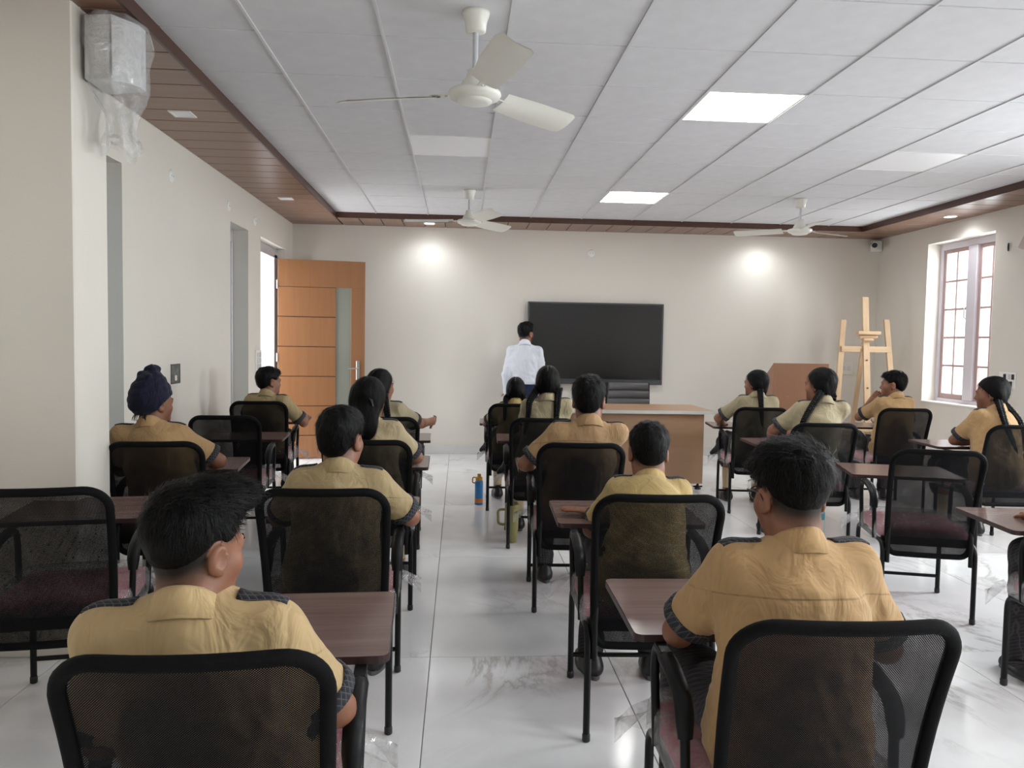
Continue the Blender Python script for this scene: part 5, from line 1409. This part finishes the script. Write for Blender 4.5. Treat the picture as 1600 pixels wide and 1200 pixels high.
    for path in (braids or []):
        head_pts = [T @ (Vector(p)*hs) for p in path[0]]; loc_pts = [Vector(p) for p in path[1]]
        allp = head_pts+loc_pts
        # keep the plait outside the shirt
        fixed = []
        for p in allp:
            if p.y < 0.0 and p in loc_pts:
                hit = bvh.ray_cast(Vector((p.x, -0.7, p.z)), Vector((0, 1, 0)))[0]
                if hit is not None: p = hit+Vector((0, -0.024, 0))
                fixed.append(p); continue
            loc, nrm, idx, dist = bvh.find_nearest(p)
            if loc is not None and ((p-loc).dot(nrm) < 0.020): p = loc+nrm*0.022
            fixed.append(p)
        bmsh, e, d = braid_mesh(fixed)
        b = obj('braid', bmsh, HAIR, root)
        obj('hair_tie', MB().tube([e-d*0.006, e+d*0.006], 0.011, 10), plain('black_hair_tie', srgb(18, 18, 24), 0.6), b)
    if extra: extra(root, T, hs, N, S, E, W)
    return root

def add_glasses(root, T, hs, N, S, E, W):
    g = MB()
    for s in (-1, 1):
        g.tube([(s*0.0815, -0.012, -0.004), (s*0.082, 0.004, 0.016), (s*0.079, 0.05, 0.017), (s*0.066, 0.098, 0.016)], 0.0022, 6)
        g.tube([(s*0.0335+0.024*math.cos(a), 0.107-abs(0.024*math.cos(a))*0.1, 0.004+0.019*math.sin(a)) for a in [k*PI/8 for k in range(17)]], 0.0018, 6)
    g.tube([(-0.010, 0.110, 0.008), (0, 0.113, 0.011), (0.010, 0.110, 0.008)], 0.0018, 6)
    o = obj('glasses', g, plain('black_glasses_frame', srgb(16, 16, 18), 0.3), root); o.matrix_local = T @ Matrix.Scale(hs, 4)
def add_clip(root, T, hs, N, S, E, W):
    o = obj('hair_clip', MB().tube([(0.035, -0.125, 0.005), (0.05, -0.128, -0.005), (0.058, -0.12, -0.04)], [0.004, 0.008, 0.004], 8), plain('glossy_black_clip', srgb(30, 30, 32), 0.15), root); o.matrix_local = T @ Matrix.Scale(hs, 4)
def band(side, mat, w=0.018, r=0.031, name='wristwatch'):
    def fn(root, T, hs, N, S, E, W):
        d = (W[side]-E[side]).normalized(); c = W[side]-d*0.025
        o = obj(name, MB().tube([c-d*w/2, c-d*w*0.4, c+d*w*0.4, c+d*w/2], [r-0.003, r, r, r-0.003], 20), mat, root)
    return fn
SILV = plain('silver_watch_strap', srgb(190, 190, 194), 0.3, 0.7); REDB = plain('red_thread_bangle', srgb(160, 36, 40), 0.5)

bl = lambda s: [(s*0.070, -0.045, -0.045), (s*0.078, -0.055, -0.10)]
person('b1', 'C1', (-0.490, 1.47, 1.160), 'quiff', 'boy nearest the camera on the left, black quiff, head turned right, khaki shirt', yaw=32, pitch=4, hs=0.91, sw=0.198, col='sand', near=True,
       armL=(-0.15, 0.10, 0.58), armR=(0.14, 0.12, 0.585), nlen=0.118, poleL=(-0.6, -1, -0.2), poleR=(0.8, -0.85, -0.2))
person('b2', 'C2', (0.763, 1.72, 1.214), 'crop', 'boy with black glasses in the right foreground, khaki shirt, elbow on desk', yaw=-7, pitch=6, hs=0.92, sw=0.192, col='khaki', near=True,
       armL=(-0.06, 0.24, 0.726), armR=(0.16, 0.20, 0.726), poleL=(-1, -0.3, -0.75), poleR=(0.7, -0.6, -0.5), extra=add_glasses, twist=-4)
person('b3', 'C3', (-0.447, 2.98, 1.174), 'round', 'boy in olive khaki shirt in front of the nearest boy, elbow on tablet', yaw=18, hs=0.95, sw=0.185, col='olive', near=True,
       armL=(-0.10, 0.26, 0.717), armR=(0.13, 0.25, 0.717), poleR=(1, -0.25, -0.5))
person('b4', 'C4', (0.762, 3.06, 1.118), 'short', 'small boy in yellow khaki shirt leaning forward, hand flat on tablet', yaw=6, pitch=8, hs=0.93, sw=0.165, col='yellow', near=True,
       armL=(0.06, 0.30, 0.717), armR=(-0.13, 0.235, 0.717), poleL=(-1, -0.2, -0.4), poleR=(1, -0.2, -0.4), curl=0.15)
person('t7', 'C7', (-1.588, 4.15, 1.275), 'turban', 'boy wearing a navy blue turban beside the left wall', yaw=34, hs=0.96, sw=0.190, col='khaki', armL=(-0.12, 0.24, 0.717), armR=(0.14, 0.25, 0.717), poleR=(1, -0.3, -0.5))
person('b8', 'C8', (0.690, 4.10, 1.262), 'round', 'tall boy in tan shirt before the teacher desk, left elbow out, silver wristwatch', yaw=14, hs=1.02, sw=0.205, col='tan', near=True,
       armL=(-0.235, 0.06, 0.726), armR=(0.14, 0.26, 0.717), poleL=(-1, -1.0, -0.5), extra=band(0, SILV))
person('g9', 'C9', (-0.487, 4.25, 1.224), 'long', 'girl with long loose black hair and a clip, pale khaki shirt', yaw=10, pitch=10, hs=0.97, sw=0.180, col='pale', armR=(0.16, 0.26, 0.717), back=0.01, extra=add_clip)
person('g14', 'C14', (-0.545, 5.45, 1.227), 'braids', 'girl on the left with one braid behind her turned head, hand raised over tablet', yaw=34, hs=0.95, sw=0.180, col='grey', armR=(0.30, 0.27, 0.82), poleR=(0.3, -0.2, -1), handn=(-1, 0, 0.2), curl=0.8,
       braids=[(bl(1), [(0.03, -0.10, 0.80)]), ([(-0.07, -0.045, -0.045)], [(-0.12, 0.0, 0.86), (-0.12, 0.03, 0.72)])], twist=12)
person('b11', 'C11', (-1.575, 6.55, 1.191), 'short', 'boy sitting in front of the orange door, forearm out with red bangle', yaw=48, hs=0.95, sw=0.185, col='olive', armL=(-0.08, 0.26, 0.717), armR=(0.30, 0.10, 0.75), poleR=(0.5, -1, -0.6), twist=14, extra=band(1, REDB, 0.012, 0.029, 'red_bangle'), curl=0.9)
person('g12', 'C12', (0.620, 5.42, 1.267), 'braids', 'girl with two long braids hanging down her back, centre column', yaw=8, hs=0.97, sw=0.178, col='grey', braids=[([(-0.074, -0.04, -0.03)], [(-0.085, -0.10, 1.02), (-0.095, -0.10, 0.94), (-0.11, -0.12, 0.84)]), ([(0.080, -0.04, -0.03)], [(0.105, -0.10, 1.02), (0.10, -0.10, 0.94), (0.09, -0.12, 0.84)])])
person('g13', 'C13', (0.490, 6.72, 1.126), 'braids', 'small girl with two short braids, farthest in the centre column', yaw=8, hs=0.93, sw=0.160, col='yellow', braids=[(bl(-1), [(-0.085, -0.04, 0.80)]), (bl(1), [(0.10, -0.03, 0.82)])])
person('g15', 'C15', (2.556, 5.35, 1.285), 'braids', 'girl with a thick braid down her back before the lectern', yaw=-34, hs=1.0, sw=0.190, col='grey', braids=[([(-0.072, -0.050, -0.035)], [(-0.075, -0.12, 0.92), (-0.105, -0.13, 0.80)]), (bl(1), [(0.115, 0.03, 1.03)])], armL=(-0.17, 0.22, 0.717), poleL=(-1, -0.3, -0.4))
person('g16', 'C16', (2.576, 6.60, 1.223), 'braids', 'girl with one braid beside the right end of the teacher desk', yaw=-40, hs=0.95, sw=0.178, col='grey', braids=[([(-0.05, -0.07, -0.04)], [(0.035, -0.11, 0.92), (0.035, -0.12, 0.80)]), ([(0.07, -0.045, -0.045)], [(0.10, 0.06, 0.90)])], armL=(-0.20, 0.24, 0.717), poleL=(-1, -0.3, -0.4))
person('b17', 'C17', (3.874, 6.70, 1.233), 'short', 'boy near the easel resting his chin on his hand', yaw=-54, hs=0.97, sw=0.180, col='khaki', armL=(-0.07, 0.19, 0.93), poleL=(-1, 0.0, -1), handn=(0.4, -0.3, 0.4), curl=0.8, twist=-12)
person('g18', 'C18', (3.925, 5.48, 1.235), 'braids', 'girl by the window with two thin braids, leaning on her tablet', yaw=-50, pitch=4, hs=1.0, sw=0.195, col='khaki', braids=[([(-0.07, -0.045, -0.045)], [(0.03, -0.02, 0.90), (0.065, -0.09, 0.76)]), ([(0.07, -0.045, -0.04)], [(0.17, -0.02, 0.92), (0.21, -0.06, 0.80)])], armL=(0.06, 0.20, 0.726), armR=(0.16, 0.26, 0.717), poleL=(-1, 0.2, -0.4), twist=-18)
person('g19', 'C19', (2.60, 2.78, 1.20), 'short', 'student mostly outside the right photo edge, only legs and shoe showing', yaw=-10, hs=0.95, sw=0.178, col='khaki', foot_dx=0.05)
person('tt', None, (0.778, 9.25, 1.672), 'man', 'standing man in a white long-sleeved shirt and blue jeans facing the display', yaw=38, hs=1.04, sw=0.208, col='white', stand=(0.775, 9.27, 0), long_sleeve=True,
       armL=(-0.205, 0.07, 0.81), armR=(0.20, 0.08, 0.82), poleL=(-0.4, -1, 0), poleR=(0.4, -1, 0), armlen=(0.30, 0.26), stubble=0.7, twist=10)

# ------------------------------------------------------------------ small thing on a tablet
cx, cy, cr, _ = CH['C16']; p = Vector((cx, cy, 0.698))+Matrix.Rotation(math.radians(cr), 3, 'Z') @ Vector((-0.15, 0.50, 0))
t = thing('pencil_box', 'small grey pencil box on the far edge of the tablet beside the teacher desk', 'pencil box', p, math.radians(cr))
obj('case', MB().cbox(-0.035, 0.035, -0.02, 0.02, 0, 0.018, 0.003), plain('grey_case', srgb(120, 120, 116), 0.4), t)
obj('lid', MB().cbox(-0.036, 0.036, -0.021, 0.021, 0.018, 0.024, 0.003), plain('dark_grey_case_lid', srgb(90, 90, 88), 0.4), t)
